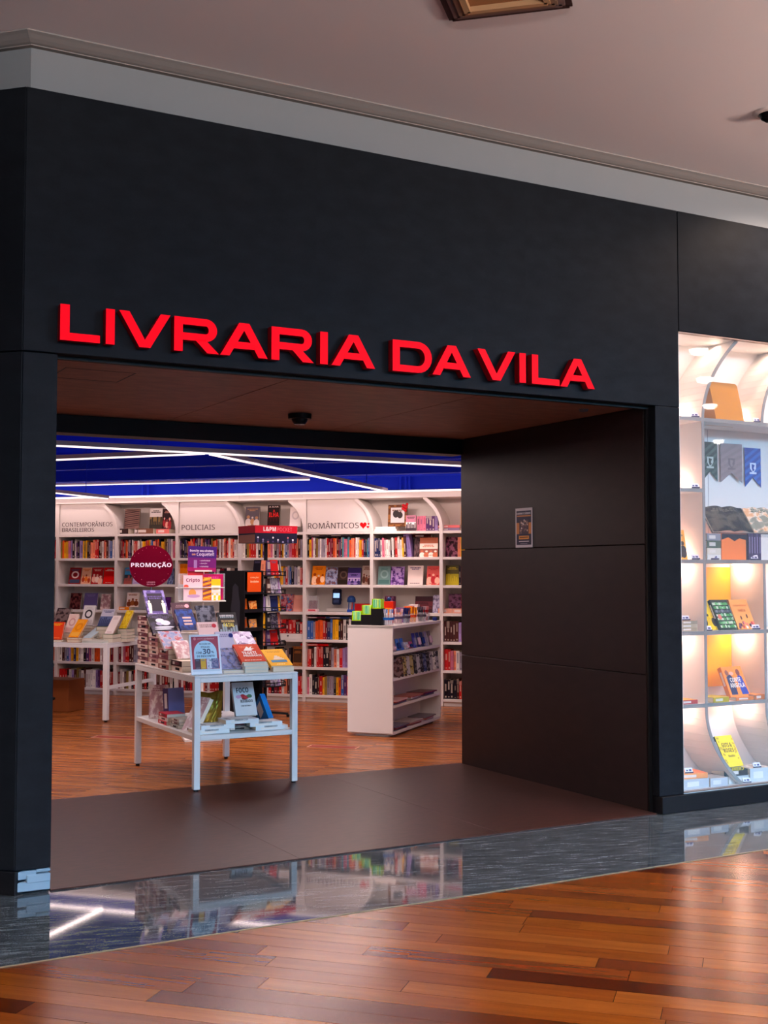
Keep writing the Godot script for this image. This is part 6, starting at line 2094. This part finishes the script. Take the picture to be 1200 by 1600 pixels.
	for q in [[7.0, 8.0, 3.0, "unseen cool ceiling panel right of the viewer, lighting the shop front and table", "c8dcff"], [1.5, 10.5, 1.6, "unseen cool ceiling panel behind the viewer, lighting the shop from the front", "d0e4ff"]]:  # unseen panels, out of view, where the cool mall light comes from
		st = mb()
		box(st, Vector3(0, 0, 0), Vector3(q[2], 0.02, q[2]))
		var pn := part("unseen_ceiling_light", st, glow(q[4], 1.5), self)
		pn.position = Vector3(q[0], 3.735, q[1])
		tag(pn, q[3], "lamp")
	for q in [[5.5, 4.5, "ffd0b0", "unseen hanging uplight right of the viewer, brightening the mall ceiling"], [-1.5, 7.5, "ffe0d0", "unseen hanging uplight behind the viewer, brightening the mall ceiling"]]:  # unseen uplights, out of view, placed to brighten the mall ceiling
		o = thing("unseen_uplight_lamp", q[3], "lamp", Vector3(q[0], 2.7, q[1]))
		st = mb()
		box(st, Vector3(0, -0.03, 0), Vector3(2.44, 0.06, 0.54), Basis(), Color.WHITE, 0.01)
		part("housing", st, M.white, o)
		st = mb()
		box(st, Vector3(0, 0.004, 0), Vector3(2.4, 0.006, 0.5))
		part("light_diffuser", st, glow(q[2], 1.5), o)
		for x in [-1.0, 1.0]:
			st = mb()
			tube(st, Vector3(x, 0.0, 0), Vector3(x, 1.04, 0), 0.004, 6)
			part("cable", st, M.steel, o)
	# poster on the passage wall
	var pb := Basis(Vector3.UP, deg_to_rad(-90.0))
	o = thing("wall_poster", "small notice with dark print and orange blocks on the passage wall", "poster", Vector3(3.389, 1.5275, -1.27), pb)
	st = mb()
	box(st, Vector3(0, 0.131, 0), Vector3(0.19, 0.262, 0.003))
	part("sheet", st, mat("d8d0d4", 0.4), o)
	var pv := mb()
	for q in [[-0.083, 0.018, 0.083, 0.244, 0.0, "343048"], [-0.083, 0.09, 0.083, 0.165, 0.0004, "d88c4c"], [-0.05, 0.09, 0.055, 0.185, 0.0008, "4c3c48"], [-0.055, 0.055, 0.058, 0.078, 0.0006, "e89c4c"], [-0.055, 0.038, 0.058, 0.044, 0.0006, "e0d8dc"], [-0.04, 0.024, 0.04, 0.028, 0.0006, "8c8494"], [-0.075, 0.205, 0.078, 0.214, 0.0006, "d88c54"]]:
		extrude(pv, rect(q[0], q[1], q[2], q[3]), 0.0016 + q[4], 0.002 + q[4], Transform3D(), lin(q[5]))
	for k in 26:
		extrude(pv, ellipse(rng.randf_range(-0.042, 0.046), rng.randf_range(0.095, 0.18), 0.008, 0.007, 7), 0.0026, 0.0029 + k * 0.00001, Transform3D(), lin(["c8a898", "806868", "d8c8c4", "6c5058", "a08078"][k % 5]))
	part("print", pv, M.vc, o)
	lettering(o, "CADERNO E CLÁSSICOS", Vector3(-0.078, 0.22, 0.002), Basis(), 0.155, 0.017, mat("e8e0e4", 0.5), true)
	lettering(o, "QUADRINHOS", Vector3(-0.045, 0.062, 0.0022), Basis(), 0.092, 0.01, mat("503020", 0.5), true)
	# marks on the shop floor
	for q in [[Vector3(1.634, 0.0006, -4.605), "left"], [Vector3(2.965, 0.0006, -3.246), "right"]]:
		o = thing("floor_sticker", "worn outlined red floor sticker, the %s of the two" % q[1], "sticker", q[0], Basis(Vector3.UP, deg_to_rad(-44.0)))
		st = mb()
		for r in [rect(-0.067, -0.2, 0.067, -0.19), rect(-0.067, 0.19, 0.067, 0.2), rect(-0.067, -0.2, -0.059, 0.2), rect(0.059, -0.2, 0.067, 0.2)]:
			extrude(st, r, 0.0, 0.0008, Transform3D(Basis(Vector3.RIGHT, -PI / 2) * Basis(Vector3.BACK, PI / 2), Vector3.ZERO))
		part("outline", st, mat("e0a890", 0.5), o)
		st = mb()
		extrude(st, rect(-0.057, -0.185, 0.057, 0.185), 0.0, 0.0004, Transform3D(Basis(Vector3.RIGHT, -PI / 2) * Basis(Vector3.BACK, PI / 2), Vector3.ZERO))
		part("print", st, mat("8c3020", 0.4), o)
	# broken plinth at the foot of the left column
	o = thing("broken_plinth", "broken pale blue grey plinth pieces at the foot of the left column", "plinth", Vector3(-0.153, 0, 0))
	var bm := mat("7c94a4", 0.6)
	for q in [[0.0, 0.03, 0.15, 0.056, 0.006, -0.6], [0.0, 0.078, 0.092, 0.05, 0.004, 0.0], [0.05, 0.062, 0.1, 0.05, 0.009, 0.0], [0.09, 0.092, 0.06, 0.018, 0.006, 0.3]]:
		st = mb()
		box(st, Vector3(q[0] + q[2] / 2.0, q[1], q[4] / 2.0 - 0.02), Vector3(q[2], q[3] * 0.7, 0.03 + q[4]), Basis(Vector3.BACK, deg_to_rad(q[5])), Color.WHITE, 0.003)
		part("shard", st, bm, o)
	st = mb()
	box(st, Vector3(0.076, 0.05, -0.06), Vector3(0.15, 0.1, 0.06))
	part("backing", st, mat("14202c", 0.7), o)
